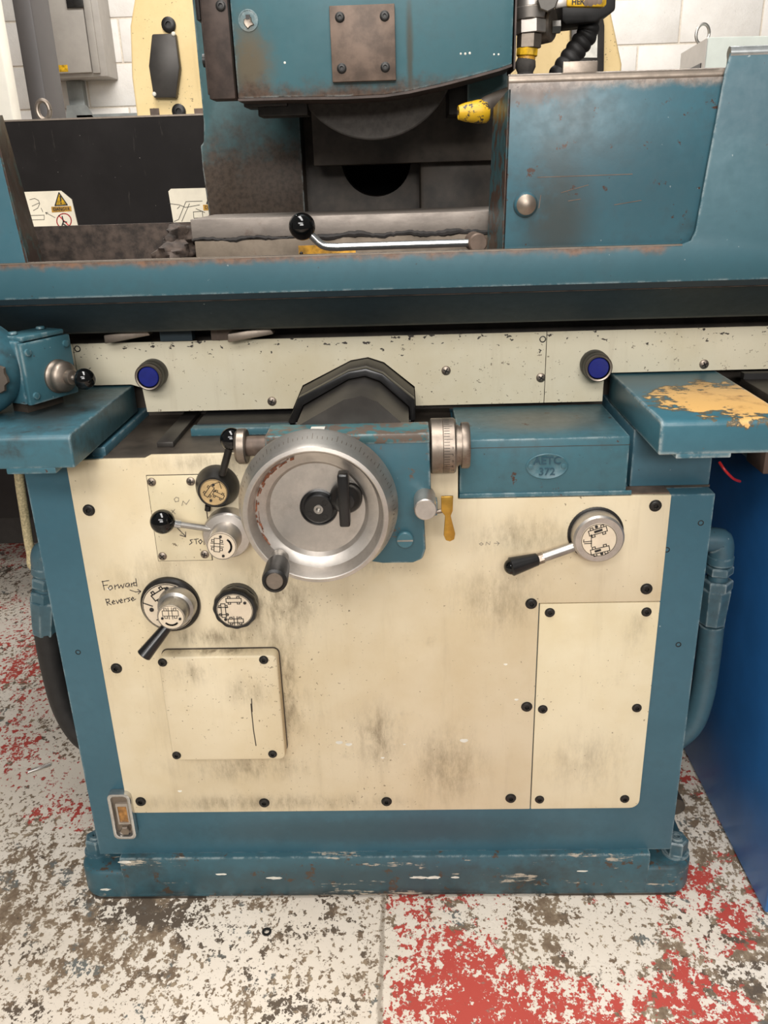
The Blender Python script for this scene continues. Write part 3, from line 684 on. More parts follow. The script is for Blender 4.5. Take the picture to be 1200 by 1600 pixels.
mesh_obj('lever_handle', rod(t0, t1, .0085, .0118, ch=.0012), 'black', L3)
# 4 scalloped selector
f4 = P(367, 953, -.036)
L4 = mesh_obj('scalloped_knob', join(lathe([(0, 0), (.0325, 0), (.033, .012), (.031, .014), (.031, .018), (0, .018)], (f4.x, PY, f4.z), (0, -1, 0), 40),
              lathe([(0, .017), (.034, .017), (.0352, .019), (.0352, .026), (.0335, .030), (.029, .031), (0, .031)], (f4.x, PY, f4.z), (0, -1, 0), 72, rad=lambda t: 1+.018*math.cos(12*t))), 'black', G)
label_disc((f4.x, PY-.0305, f4.z), .0285, 'disc', L4, icon_strip(0, .62, .42, .12)+icon_strip(-.62, 0, .42, .12, math.pi/2, 0)+icon_strip(0, -.65, .42, .12, 0, 1)+[[(-.95, -.25), (-.35, -.25)], [(-.9, .2), (-.35, .2)]], scr=((.6, .45), (-.55, -.55)))
# 5 right lever
f5 = P(936, 843, -.033)
L5 = mesh_obj('table_speed_lever', lathe([(0, 0), (.0425, 0), (.0425, .0015), (.0405, .002), (.0405, .0008), (.0385, .0008), (.0385, .0255), (.0355, .0285), (.0275, .0285), (0, .0285)], (f5.x, PY, f5.z), (0, -1, 0), 64), 'alu', G)
mesh_obj('dark_collar', lathe([(.0425, 0), (.0428, .003), (.0405, .004), (.0387, .004)], (f5.x, PY, f5.z), (0, -1, 0), 48), 'blackm', L5)
label_disc((f5.x-.0005, PY-.0283, f5.z), .027, 'disc', L5, icon_strip(-.1, .55, .5, .15, .3)+icon_strip(.1, -.62, .52, .15, .25)+[[(-.45, .35), (-.4, -.4)], [(-.85, .05), (-.85, -.1), (-.4, -.05)], [(-.8, -.2), (-.4, -.18)]], thick=[[(-.25, .5), (.1, .62)], [(-.15, -.68), (.1, -.6)]], scr=((-.2, .82), (.2, -.82)))
t0, t1, t2 = P(903, 852, -.022), P(846, 872, -.030), P(797, 886, -.038)
mesh_obj('lever_rod', rod(t0, t1, .0075), 'steel', L5)
mesh_obj('lever_nut', lathe([(0, 0), (.0085, 0), (.0085, .009), (0, .009)], t1-(t1-t0).normalized()*.003, t1-t0, 6), 'steel_worn', L5, angle=20)
mesh_obj('lever_handle', rod(t1+(t2-t1)*.1, t2, .0098, .0148, ch=.002), 'black', L5)
mesh_obj('handle_cap', ball(t2+(t1-t2)*.06, .0125), 'gloss', L5)

# ---- oil sight glass
a_, b_ = P(166, 1238, -.016), P(213, 1316, -.016)
cx, cz = P(190, 1277, -.016).x, P(190, 1277, -.016).z
w2, h2 = .0205, .0505
oz = lambda r_o: rrect(cx-w2+r_o, cx+w2-r_o, cz-h2+r_o, cz+h2-r_o, .010-r_o*.5, 5)
def frame_prism(outer, inner, y0, y1):
    n = len(outer); v = [Vector((x, y, z)) for y in (y0, y1) for pl in (outer, inner) for x, z in pl]; f = []
    for i in range(n):
        j = (i+1) % n
        f += [(i, j, n+j, n+i), (2*n+i, 3*n+i, 3*n+j, 2*n+j), (i, 2*n+i, 2*n+j, j), (n+i, n+j, 3*n+j, 3*n+i)]
    return v, f
sg = mesh_obj('oil_sight_glass', frame_prism(oz(0), oz(.006), -.016, 0), 'chrome', G, bevel=.0015)
mesh_obj('sight_back', prism(oz(.005), -.006, -.001), 'steel_worn', sg)
mesh_obj('oil_window', box(cx-.0075, cx+.0085, -.0072, -.0055, cz-.018, cz+.018), 'oil', sg)
mesh_obj('window_frame', frame_prism(rrect(cx-.0105, cx+.0115, cz-.022, cz+.024, .001), rrect(cx-.0075, cx+.0085, cz-.018, cz+.018, .001), -.0095, -.005), 'alu', sg)
mesh_obj('sight_bolt', join(lathe([(.011, 0), (.011, .002), (0, .002)], (cx+.001, -.006, cz-.033), (0, -1, 0), 20), lathe([(0, 0), (.0092, 0), (.0092, .008), (.008, .0095), (0, .0095)], (cx+.001, -.006, cz-.033), (0, -1, 0), 6)), 'steel_worn', sg, angle=20)

# ---- box with oval plate
bx = mesh_obj('gear_box_cover', join(box(.137, .388, -.004, .186, .793, .8845)), 'blue_box', G, bevel=.0025)
mesh_obj('cover_lid_seam', box(.1365, .3885, -.0044, -.003, .8715, .8722), 'darkcast', bx)
mesh_obj('cover_foot', box(.137, .396, -.006, -.003, .793, .800), 'blue_box', bx, bevel=.001)
oc = P(855, 729, -.006)
op = mesh_obj('oval_nameplate', lathe([(.0, 0), (.0315, 0), (.0315, .0012), (.030, .0022), (.0285, .0012), (0, .0012)], (oc.x, -.0042, oc.z), (0, -1, 0), 48, rad=lambda t: 1.0), 'blue_small', bx)
for v in op.data.vertices: v.co.z *= .64
mesh_obj('nameplate_text', join(text_geom('AETC', .0165, lambda x, y, z: Vector((oc.x+x, -.0058-z, oc.z+.0085+y)), .0006, .0002), text_geom('372', .0165, lambda x, y, z: Vector((oc.x+x, -.0058-z, oc.z-.0085+y)), .0006, .0002)), 'text_blue', op)
for s_ in (-1, 1): mesh_obj('rivet', lathe([(.0042, 0), (.0036, .0016), (0, .0024)], (oc.x+s_*.0245, -.0052, oc.z), (0, -1, 0), 16), 'blue_small', op)

# ---- bed top fittings on the left
mesh_obj('oily_top', box(-.40, .135, .0, .3, .866, .8675), 'darkcast', G)
a_, b_ = PZ(245, 695, .872), PZ(284, 649, .872)
mesh_obj('guide_strip', box(a_.x, a_.x+.026, a_.y, .24, .8675, .876), 'graphite', G, bevel=.001)
mesh_obj('rubber_wiper', box(a_.x+.045, -.10, .13, .24, .868, .882), 'rubber', G, bevel=.001)
mesh_obj('cross_rib', box(a_.x+.040, -.10, .105, .13, .8675, .880), 'blue_box', G, bevel=.001)

# ---- shelf slabs either side
def slab(name, x0, x1, mat):
    prof = [(-.1, .886), (-.1, .928), (-.097, .932), (-.09, .934), (.20, .934), (.20, .886)]
    vs = [Vector((x, y, z)) for x in (x0, x1) for y, z in prof]; n = len(prof)
    f = [tuple(range(n)), tuple(range(2*n-1, n-1, -1))]+[(i, i+n, (i+1) % n+n, (i+1) % n) for i in range(n)]
    return mesh_obj(name, join((vs, f)), mat, G, bevel=.003, seg=3)
slL = slab('shelf', -.80, -.402, 'blue_slabL'); slR = slab('shelf', .401, .575, 'blue_slabR')
mesh_obj('shelf_lip', box(-.50, -.43, -.0995, .0, .878, .890), 'blue_slabL', slL, bevel=.002)
mesh_obj('shelf_lip', box(.425, .50, -.0995, .0, .880, .890), 'blue_slabR', slR, bevel=.002)

# ---- ivory strip panels under the table
SY = .185
def sz(px, py): p = P(px, py, SY); return (p.x, p.z)
zt_, zm, zb_ = 1.007, .937, .889
xs0 = sz(117, 560)[0]; xs1 = sz(852, 580)[0]
archo = [sz(458, 643), sz(473, 602), sz(548, 563), sz(575, 558), sz(600, 566), sz(648, 604), sz(650, 642)]
archo[0] = (archo[0][0], zb_); archo[-1] = (archo[-1][0], zb_)
stA = mesh_obj('upper_panel', prism([(-.80, zm), (xs0-.0006, zm), (xs0-.0006, zt_), (-.80, zt_)], SY, SY+.003), 'ivory_strip', G)
stB = mesh_obj('upper_panel', prism([(xs0+.0006, zm), (-.402, zm), (-.384, zm-.006), (-.381, zb_)]+archo+[(xs1-.0006, zb_), (xs1-.0006, zt_), (xs0+.0006, zt_)], SY, SY+.003), 'ivory_strip', G)
stC = mesh_obj('upper_panel', prism([(xs1+.0006, zb_), (.388, zb_), (.388, zm), (.80, zm), (.80, zt_), (xs1+.0006, zt_)], SY, SY+.003), 'ivory_strip', G)
for par, pts in ((stB, [(425, 627), (697, 579), (845, 590)]), (stC, [(1100, 569)])):
    for p_ in pts: screw(ME_PAN, par, P(*p_, SY), 1.15, rot=random.random()+.3)
for p_ in [(121, 545), (848, 530)]: screw(ME_HOLE, stB, P(*p_, SY), 1.3, 'screw_hole')
for px, py in ((231, 590), (936, 576)):
    c = P(px, py, SY-.038)
    b_ = mesh_obj('push_button', lathe([(0, 0), (.0235, 0), (.0235, .018), (.0225, .020), (.0225, .022), (.0215, .034), (.0205, .036), (.0178, .036), (.0172, .030), (0, .030)], (c.x, SY, c.z), (0, -1, 0), 40), 'blackm', G)
    mesh_obj('button_cap', lathe([(0, 0), (.0165, 0), (.0165, .0045), (.0155, .0055), (0, .0058)], (c.x, SY-.030, c.z), (0, -1, 0), 32), 'btn', b_)
    mesh_obj('button_bezel', lathe([(.0218, .0335), (.0222, .0355), (.0205, .0372), (.0182, .0365)], (c.x, SY, c.z), (0, -1, 0), 40), 'steel_worn', b_)

# ---- slideway cover (peaked)
def arch(scale, dz=0): 
    cxm = (archo[0][0]+archo[-1][0])/2
    return [(cxm+(x-cxm)*scale, z+dz) for x, z in archo]
ao = [(x, z) for x, z in archo]
mesh_obj('way_cover', prism([(x, z-.0015) for x, z in arch(.985)], .125, .26), 'graphite', G, bevel=.001)
ri = [(x, z-.002) for x, z in arch(.985)]; rin = [(x*1.0, z-.010) for x, z in arch(.90, -.004)]
mesh_obj('way_cover_rim', frame_prism(ri, rin, .105, .125), 'black', G, bevel=.0015)
inner = [(x, z-.012) for x, z in arch(.89, -.004)]
mesh_obj('way_cover_inner', prism(inner, -.015, .126), 'graphite', G)
# saddle behind the strip (dark)
mesh_obj('saddle', box(-.85, .85, SY+.06, .80, .866, 1.02), 'darkcast', G)

# ---- column behind the wheel
CY = .55
lx = P(330, 335, CY).x
ln = [(P(300, 0, CY).x, 1.75), (P(300, 0, CY).x, P(300, 0, CY).z), (P(318, 190, CY).x, P(318, 190, CY).z), (P(318, 220, CY).x, P(318, 222, CY).z), (P(313, 228, CY).x, P(313, 228, CY).z), (P(316, 262, CY).x, P(316, 262, CY).z), (P(330, 345, CY).x, 1.10), (P(472, 250, CY).x, 1.10), (P(472, 250, CY).x, 1.75)]
column = mesh_obj('column', prism(ln, CY, .95), 'blue_column', G, bevel=.003)
x1_ = P(472, 250, CY).x
XR = P(798, 110, .52).x
bz0 = P(600, 256, .52).z
mesh_obj('cross_slide', box(P(489, 230, .52).x, XR, .52, .70, bz0, 1.75), 'recess', G, bevel=.002)
rx0 = P(656, 290, .55).x
mesh_obj('column_cheek', box(rx0, XR, .55, .70, 1.0, bz0+.01), 'recess', G, bevel=.008)
hcx = P(588, 256, CY+.06).x; hcz = P(588, 250, CY+.06).z; hr = P(588, 256, CY+.06).z-P(588, 313, CY+.06).z
pts = [(hcx+hr*1.02*math.cos(a), hcz+hr*math.sin(a)) for a in np.linspace(2*math.pi, math.pi, 24)]
mesh_obj('column_recess', prism([(x1_, 1.0), (XR, 1.0), (XR, 1.75), (hcx+hr*1.02, 1.75)]+pts+[(hcx-hr*1.02, 1.75), (x1_, 1.75)], CY+.06, .90), 'recess', G)
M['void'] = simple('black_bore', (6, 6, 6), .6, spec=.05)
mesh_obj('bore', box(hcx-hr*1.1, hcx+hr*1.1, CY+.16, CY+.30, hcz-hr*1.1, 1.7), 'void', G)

# ---- side hoses
def hose(px_sign, mat_hose, pts_px, Yh, name):
    p = [P(a, b, Yh) for a, b in pts_px]
    return p
# right hose
Yh = .12
e0, e1, e2 = P(1098, 840, Yh), P(1124, 838, Yh), P(1130, 868, Yh)
hR = mesh_obj('hydraulic_hose', tube([P(1112, 975, Yh), P(1106, 1030, Yh), P(1096, 1090, Yh), P(1078, 1135, Yh), P(1040, 1165, Yh)], .0215, 20), 'hose_blue', G)
def elbow(par, sgn, c, r):
    wall = .5245*sgn
    pts = [Vector((wall, c.y, c.z)), Vector((c.x-sgn*.012, c.y, c.z)), Vector((c.x-sgn*.002, c.y, c.z-.008)), Vector((c.x, c.y, c.z-.032))]
    mesh_obj('elbow', tube(pts, r, 20), 'hose_blue', par)
    return pts[-1]
cR = P(1133, 843, Yh); cR.x -= .004
p_end = elbow(hR, 1, cR, .021)
top = p_end; bot = P(1112, 975, Yh); dd = (bot-top)
def seg(par, name, a, b, r0, r1=None, sides=32, mat='hose_blue'):
    return mesh_obj(name, rod(top+dd*a, top+dd*b, r0, r1, sides, ch=.002), mat, par, angle=25)
seg(hR, 'collar', -.03, .10, .0225); seg(hR, 'hex_nut', .12, .24, .024, None, 6); seg(hR, 'collar', .08, .40, .017)
seg(hR, 'hex_nut', .32, .46, .026, None, 6); seg(hR, 'sleeve', .44, .98, .0265, .0225, 8)
# left hose
Yh = .12
hL = mesh_obj('hydraulic_hose', tube([P(72, 985, Yh), P(82, 1040, Yh), P(100, 1105, Yh), P(128, 1150, Yh), P(165, 1170, Yh)], .0215, 20), 'rubber', G)
cL = P(62, 862, Yh); cL.x += .004
top = elbow(hL, -1, cL, .022); bot = P(71, 988, Yh); dd = bot-top
seg(hL, 'collar', -.05, .08, .0235); seg(hL, 'hex_nut', .12, .27, .0235, None, 6); seg(hL, 'collar', .06, .40, .018)
seg(hL, 'hex_nut', .32, .48, .026, None, 6); seg(hL, 'sleeve', .46, 1.0, .0275, .023, 8)

# ================================================================== TABLE
T = thing('grinder_table', 'long blue sliding tray with rusty rim and raised sheet splash guards above ivory strip', 'machine table', (0, .3, 1.02))
TY = .04
def tz(px, py, Y=TY): p = P(px, py, Y); return (p.x, p.z)
rim = 1.1495; lipb = 1.0985
gc = [tz(1066, 384), tz(1080, 376), tz(1087, 360), tz(1133, 112), tz(1142, 82)]
topz = gc[-1][1]
front = [(-.85, lipb), (.90, lipb), (.90, topz)]+[gc[4], gc[3], gc[2], gc[1], (gc[0][0], rim)]+[(-.85, rim)]
tray = mesh_obj('tray_front', prism(front, TY, TY+.004), 'blue_tray', T, bevel=.001)
# rolled top of the outer guard
mesh_obj('rolled_top', tube([(gc[4][0], TY+.007, topz), (.9, TY+.007, topz)], .008, 16, 0), 'seat_edge', tray)
mesh_obj('rolled_flap', box(gc[4][0]+.001, .9, TY+.012, TY+.015, topz-.05, topz), 'seat_edge', tray)
mesh_obj('rim_edge', box(-.85, gc[0][0], TY-.0005, TY+.012, rim-.002, rim), 'steel_worn', tray)
# sloping underside
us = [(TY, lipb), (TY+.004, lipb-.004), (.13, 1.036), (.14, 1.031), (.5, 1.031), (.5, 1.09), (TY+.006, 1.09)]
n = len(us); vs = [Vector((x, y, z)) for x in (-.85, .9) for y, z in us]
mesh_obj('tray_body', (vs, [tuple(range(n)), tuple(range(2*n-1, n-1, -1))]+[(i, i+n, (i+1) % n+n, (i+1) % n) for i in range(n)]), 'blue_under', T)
bz = P(200, 350, .49).z
mesh_obj('tray_back_wall', box(-.85, .9, .49, .5, 1.05, bz), 'crust', T)
mesh_obj('sludge_bed', box(-.85, .9, .05, .49, 1.088, 1.0955), 'crust', T)
from mathutils import noise as mn
def lump(c, sx, sy, sz_, sd):
    vs, fs = ball(Vector((0, 0, 0)), 1.0, 22, 14)
    out = []
    for v in vs:
        f = 1+.45*mn.noise(v*1.6+Vector((sd, 0, 0)))+.25*mn.noise(v*4+Vector((0, sd, 0))); out.append(Vector(c)+Vector((v.x*sx*f, v.y*sy*f, v.z*sz_*f)))
    return out, fs
mesh_obj('sludge_lump', lump(P(284, 372, .32), .026, .06, .024, 2), 'crust', T, angle=60); mesh_obj('sludge_lump', lump(P(276, 394, .27), .03, .05, .02, 5), 'crust', T, angle=60)
# inner right guard
g0, g1 = tz(795, 124, .048), tz(1131, 113, .048)
gp_ = [(tz(785, 392, .048)[0], 1.140), (gc[2][0]+.012, 1.140), (g1[0]+.01, g1[1]), (g0[0], g0[1])]
gd = mesh_obj('splash_guard', prism(gp_, .048, .051), 'blue_guard', T, bevel=.0008)
mesh_obj('guard_top_fold', tube([(g0[0], .056, g0[1]-.002), (g1[0]+.008, .056, g1[1]-.002)], .0085, 14, 0), 'steel_worn', gd)
ta, tb = P(876, 115, .075), P(931, 96, .075)
mesh_obj('guard_tab', box(ta.x, tb.x, .06, .066, g0[1]-.01, P(900, 96, .063).z), 'steel_worn', gd, bevel=.0015)
k0, k1 = P(769, 168, .17), P(760, 392, .17)
fla = [Vector((g0[0], .048, g0[1]-.012)), Vector((k0.x+.002, .17, k0.z)), Vector((k1.x, .17, 1.12)), Vector((gp_[0][0], .048, 1.14))]
mesh_obj('guard_flange', prism3(fla, (.003, 0, 0)), 'blue_flange', gd)
rv = P(823, 320, .035)
mesh_obj('dome_bolt', lathe([(0, 0), (.017, 0), (.0165, .004), (.013, .010), (.006, .0135), (0, .0145)], (rv.x, .048, rv.z), (0, -1, 0), 28), 'blue_guard', gd)
mesh_obj('bare_dome', lathe([(.0135, .0098), (.0065, .0138), (0, .0149)], (rv.x, .048, rv.z), (0, -1, 0), 24), 'steel_worn', gd)
# scratches on the guard
sc = [[(840, 277), (988, 272)], [(877, 301), (919, 289)], [(960, 320), (1002, 313)], [(842, 325), (845, 305)], [(888, 314), (907, 311)]]
mesh_obj('scratch', ribbon(sc, 1.1, lambda u, v: P(u, v, .0476)), 'brown', gd, smooth=False)
# left guard
lg = mesh_obj('splash_guard', prism([(-.85, 1.146), (tz(43, 409, .045)[0], 1.146), (tz(0, 237, .045)[0], tz(0, 237, .045)[1]), (tz(-12, 180, .045)[0], tz(-12, 180, .045)[1]), (-.85, tz(-12, 180, .045)[1])], .045, .048), 'blue', T)
fa = [Vector((tz(43, 409, .045)[0], .045, 1.146)), Vector((tz(-12, 180, .045)[0], .045, tz(-12, 180, .045)[1]))]
q0, q1 = P(69, 410, .15), P(4, 180, .15)
mesh_obj('guard_flange', prism3([fa[0], fa[1], q1, q0], (-.003, 0, 0)), 'blue_left_flange', lg)
# lever on the tray
hb0, hb1, hb2, hb3 = P(485, 366, .10), P(504, 383, .10), P(524, 386, .10), P(742, 379, .10)
lv = mesh_obj('clamp_lever', tube([hb0, hb1, hb2, hb2.lerp(hb3, .1), hb2.lerp(hb3, .5), hb3], .0058, 14), 'chrome', T)
mesh_obj('ball_knob', ball(P(472, 354, .10), .0195), 'gloss', lv)
mesh_obj('lever_boss', rod(hb3+Vector((0, .03, 0)), hb3+Vector((.004, -.012, 0)), .014, ch=.002), 'brown', lv)
# trip dogs under the table
for px, py in ((198, 524), (390, 522)):
    c = P(px, py, .165)
    o = mesh_obj('trip_dog', prism3([c+Vector((-.034, -.012, -.011)), c+Vector((-.034, -.012, .003)), c+Vector((.034, -.006, .012)), c+Vector((.04, -.006, .0))], (0, .02, 0)), 'steel_worn', T, bevel=.002)
for a, b in ((250, 300), (330, 375)):
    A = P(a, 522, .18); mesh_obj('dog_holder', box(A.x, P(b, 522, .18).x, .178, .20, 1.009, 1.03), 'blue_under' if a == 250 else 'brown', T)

# ================================================================== CHUCK
cxl, cxr = P(297, 344, .2).x, .29; ctz = P(296, 343, .2).z
C = thing('magnetic_chuck', 'grey steel magnetic chuck block lying in the tray under the grinding wheel', 'magnetic chuck', (0, .29, 1.096))
seamz = P(400, 372, .2).z
mesh_obj('chuck_top', box(cxl, cxr, .2, .385, seamz+.001, ctz), 'chuck', C, bevel=.0015)
mesh_obj('chuck_base', box(cxl+.004, cxr, .197, .385, 1.096, seamz-.002), 'chuckb', C, bevel=.0015)
rr = random.Random(3)
spts = [Vector((cxl+(cxr-cxl)*i/120, .1995, seamz-.0005+.0018*math.sin(i*.37)+.002*(rr.random()-.5))) for i in range(121)]
mesh_obj('seam_sludge', tube(spts, lambda t: .0022+.0022*abs(math.sin(t*37))*abs(math.sin(t*11))+(.0016 if t > .35 else 0), 8, 1), 'sludge', C)
a_, b_ = P(466, 384, .196), P(556, 402, .196)
mesh_obj('data_label', box(a_.x, b_.x, .1962, .1972, 1.11, a_.z), 'yellow_label', C)
mesh_obj('label_rivet', lathe([(.003, 0), (0, .0015)], (a_.x+.004, .196, a_.z-.012), (0, -1, 0), 12), 'blackm', C)

# ================================================================== WHEEL HEAD
W = thing('wheel_head', 'blue wheel head with brown square plate and grey grinding wheel peeking out below', 'wheel head', (0, .35, 1.3))
HY = .2
def hz(px, py, Y=HY): p = P(px, py, Y); return (p.x, p.z)
xl_ = hz(372, 155)[0]
cv = [(xl_, 1.78), (xl_, hz(375, 154)[1])]+[hz(*q) for q in ((450, 152), (540, 151), (600, 148), (640, 142), (690, 131), (740, 118), (780, 107), (800, 100))]+[(hz(800, 100)[0]+.003, 1.78)]
cover = mesh_obj('guard_cover', prism(cv, HY, HY+.10), 'blue_head', W, bevel=.002)
mesh_obj('guard_back', prism([(xl_+.005, 1.78), (xl_+.005, 1.372), (.10, 1.372), (.215, 1.405), (.215, 1.78)], HY+.10, .518), 'bar', W)
mesh_obj('guard_edge', prism([(x, z+.0) for x, z in cv[1:-1]]+[(x, z-.0035) for x, z in cv[-2:0:-1]], HY-.001, HY+.09), 'bar', W)
bl, br = hz(331, 158)[0], hz(371, 158)[0]
mesh_obj('side_bar', box(bl, br, HY-.014, HY+.03, hz(350, 156)[1], 1.78), 'bar', W, bevel=.0015)
bar2 = mesh_obj('hinge_bar', box(bl-.005, bl, HY+.0, HY+.05, hz(330, 148)[1], 1.78), 'bar', W, bevel=.001)
mesh_obj('hinge_pad', box(bl-.010, bl-.004, HY-.005, HY+.04, hz(318, 32)[1], 1.78), 'blackm', W, bevel=.001)
mesh_obj('hinge_bolt', cyl((bl-.004, HY+.02, hz(322, 92)[1]), (-1, 0, 0), .007, .009), 'blackm', W)
screw(ME_SOCK, cover, (hz(348, 12)[0], HY-.014, hz(348, 12)[1]), .8)
pq = [hz(514, 9, HY-.012), hz(619, 125, HY-.012)]
sp = mesh_obj('square_plate', box(pq[0][0], pq[1][0], HY-.012, HY, pq[1][1], pq[0][1]), 'brown', W, bevel=.001)
for p_ in [(531, 27), (601, 25), (534, 107), (602, 105)]: screw(ME_SOCK, sp, P(*p_, HY-.012), .75)
kc = P(388, 32, HY)
kp = mesh_obj('lock_plug', lathe([(0, 0), (.0145, 0), (.0145, .0012), (.0128, .0012), (.0128, .0004), (0, .0004)], (kc.x, HY, kc.z), (0, -1, 0), 32), 'blue_head', W)
mesh_obj('broken_lock', lathe([(0, 0), (.0075, 0), (.006, .003), (0, .002)], (kc.x, HY, kc.z-.003), (0, -1, 0), 9, rad=lambda t: 1+.25*math.sin(5*t)), 'steel_worn', kp)
mesh_obj('keyway', box(kc.x-.003, kc.x+.003, HY-.0032, HY-.001, kc.z+.001, kc.z+.007), 'blackm', kp)
for px, py, r_c in ((720, 84, .0016), (727, 84, .0018), (734, 83, .0018), (772, 85, .0014), (779, 85, .0015), (445, 98, .0018)):
    cpt = P(px, py, HY); mesh_obj('paint_chip', lathe([(r_c, 0), (r_c*.7, .0003), (0, .0003)], (cpt.x, HY, cpt.z), (0, -1, 0), 7), 'whitepaint', cover)
# grinding wheel
wb0 = P(590, 218, .28); R_ = .137; wc = Vector((P(585, 218, .28).x, .28, wb0.z+R_))
wheel = mesh_obj('grinding_wheel', lathe([(0, 0), (R_-.002, 0), (R_, .002), (R_, .036), (R_-.002, .038), (0, .038)], (wc.x, .318, wc.z), (0, -1, 0), 128), 'wheel', W)
mesh_obj('wheel_flange', lathe([(0, 0), (.078, 0), (.078, .004), (.074, .010), (.0, .010)], (wc.x, .28, wc.z), (0, -1, 0), 64), 'graphite', wheel)
a_, b_ = P(385, 160, .24), P(440, 184, .24)
mesh_obj('lower_bracket', join(box(P(382, 160, .27).x, P(450, 160, .27).x, .26, .32, P(400, 168, .27).z, 1.40), box(P(402, 160, .27).x, P(480, 160, .27).x, .27, .32, P(420, 182, .27).z, 1.40)), 'blackm', W, bevel=.002)
a_ = P(700, 160, .36)
mesh_obj('rear_bracket', box(a_.x, .215, .34, .44, P(720, 180, .36).z, 1.42), 'blackm', W, bevel=.002)
mesh_obj('side_plate', box(P(730, 130, .33).x, P(793, 130, .33).x, .32, .33, P(760, 165, .33).z, 1.41), 'blue_column', W)
mesh_obj('right_edge_rail', box(hz(802, 60)[0]+.002, hz(807, 60)[0], HY+.004, HY+.09, hz(803, 108)[1], 1.78), 'bar', W)

# ================================================================== COOLANT VALVE + NOZZLE
VY = .25
def vp(px, py, Y=VY): return P(px, py, Y)
VV = thing('coolant_valve', 'silver ball valve with yellow clip and lever on coolant pipe right of wheel head', 'valve', tuple(vp(821, 118)))
def vs_(name, y0, y1, r0, r1=None, mat='steel', sides=28, x0=None, x1=None):
    xa, xb = x0 or 824, x1 or 824
    return mesh_obj(name, rod(vp(xa, y1), vp(xb, y0), r1 or r0, r0, sides, ch=.001), mat, VV, angle=25)
vs_('valve_body', -40, 12, .0225, None, 'alu', 32, 829, 827); vs_('valve_rim', 12, 31, .0245, .0215, 'alu', 32, 828, 828)
vs_('hex_nut', 32, 53, .0225, None, 'alu', 6, 829, 829); vs_('hex_nut', 53, 76, .0185, None, 'steel_worn', 6, 826, 827)
vs_('yellow_clip', 76, 88, .0165, None, 'yellow', 10, 823, 824); vs_('clip_core', 86, 97, .0135, None, 'yellow_label', 16, 822, 823)
mesh_obj('ball_end', lathe([(0, -.016), (.010, -.013), (.0155, -.002), (.015, .006), (.011, .013), (0, .014)], vp(821, 103), (0, 0, 1), 28), 'wheel', VV)
vs_('pipe', 108, 150, .012, .012, 'wheel', 20, 819, 821)
mesh_obj('valve_bonnet', rod(vp(843, 40, VY+.03), vp(864, 38, VY+.02), .026, .024, 24, ch=.003), 'steel_worn', VV)
mesh_obj('bonnet_bolt', rod(vp(862, 43, VY+.02), vp(875, 42, VY+.02), .0095, None, 6), 'steel', VV, angle=20)
mesh_obj('stem_nut', rod(vp(857, -2, VY+.01), vp(856, 0, VY-.035), .0165, .0155, 8, ch=.002), 'steel', VV, angle=20)
hp = [vp(845, 8, VY-.02), vp(870, 12, VY-.02), vp(888, 10, VY-.02), vp(888, -6, VY-.02), vp(850, -10, VY-.02)]
mesh_obj('lever_arm', prism3(hp, (0, .006, 0)), 'alu', VV, bevel=.0012)
gr = [vp(886, 10, VY-.024), vp(944, 11, VY-.024), vp(948, 7, VY-.024), vp(948, -12, VY-.024), vp(886, -12, VY-.024)]
sl = mesh_obj('lever_sleeve', prism3(gr, (0, .012, 0)), 'yellow', VV, bevel=.002)
tx = vp(903, 3, VY-.0246)
mesh_obj('sleeve_print', text_geom('HER', .010, lambda x, y, z: tx+Vector((x, 0, y)), 0, .0003), 'ink', sl, smooth=False)
mesh_obj('sleeve_rust', join(*[lathe([(.004+.003*random.random(), 0), (0, .0006)], vp(916+7*i, 1+6*random.random(), VY-.024), (0, -1, 0), 7) for i in range(4)]), 'brown', sl)
HB = thing('limit_switch_box', 'black plastic box with ribbed cable conduit behind the valve lever', 'switch box', tuple(vp(890, 100, .32)))
bxp = [vp(878, -30, .30), vp(878, 32, .30), vp(884, 39, .30), vp(930, 34, .30), vp(962, 16, .30), vp(964, -30, .30)]
mesh_obj('box_body', prism3(bxp, (0, .07, 0)), 'rubber', HB, bevel=.004)
cp_ = [vp(920, 30, .33), vp(918, 52, .33), vp(903, 74, .33), vp(885, 100, .33), vp(868, 125, .33)]
mesh_obj('ribbed_conduit', tube(cp_, lambda t: .0150+.0025*abs(math.sin(t*26)), 18, 16), 'rubber', HB)
NZ = thing('coolant_nozzle', 'dark coolant nozzle with chipped yellow tip pointing at the grinding wheel', 'nozzle', tuple(P(745, 176, .22)))
n0, n1, n2, n3 = P(716, 176, .205), P(754, 174, .21), P(765, 165, .215), P(800, 150, .23)
mesh_obj('nozzle_tip', lathe([(.005, .003), (.0085, 0), (.0098, .0), (.013, .010), (.0165, .030), (.0165, .042), (.014, .046), (0, .046)], n0, n1-n0, 24), 'yellow_chip', NZ)
mesh_obj('nozzle_bore', lathe([(.0055, .0035), (0, .0035)], n0, n1-n0, 16), 'blackm', NZ)
mesh_obj('nozzle_arm', tube([n1+(n0-n1)*.15, n1, n2, n3], lambda t: .0165-.002*t, 18), 'darkcast', NZ)

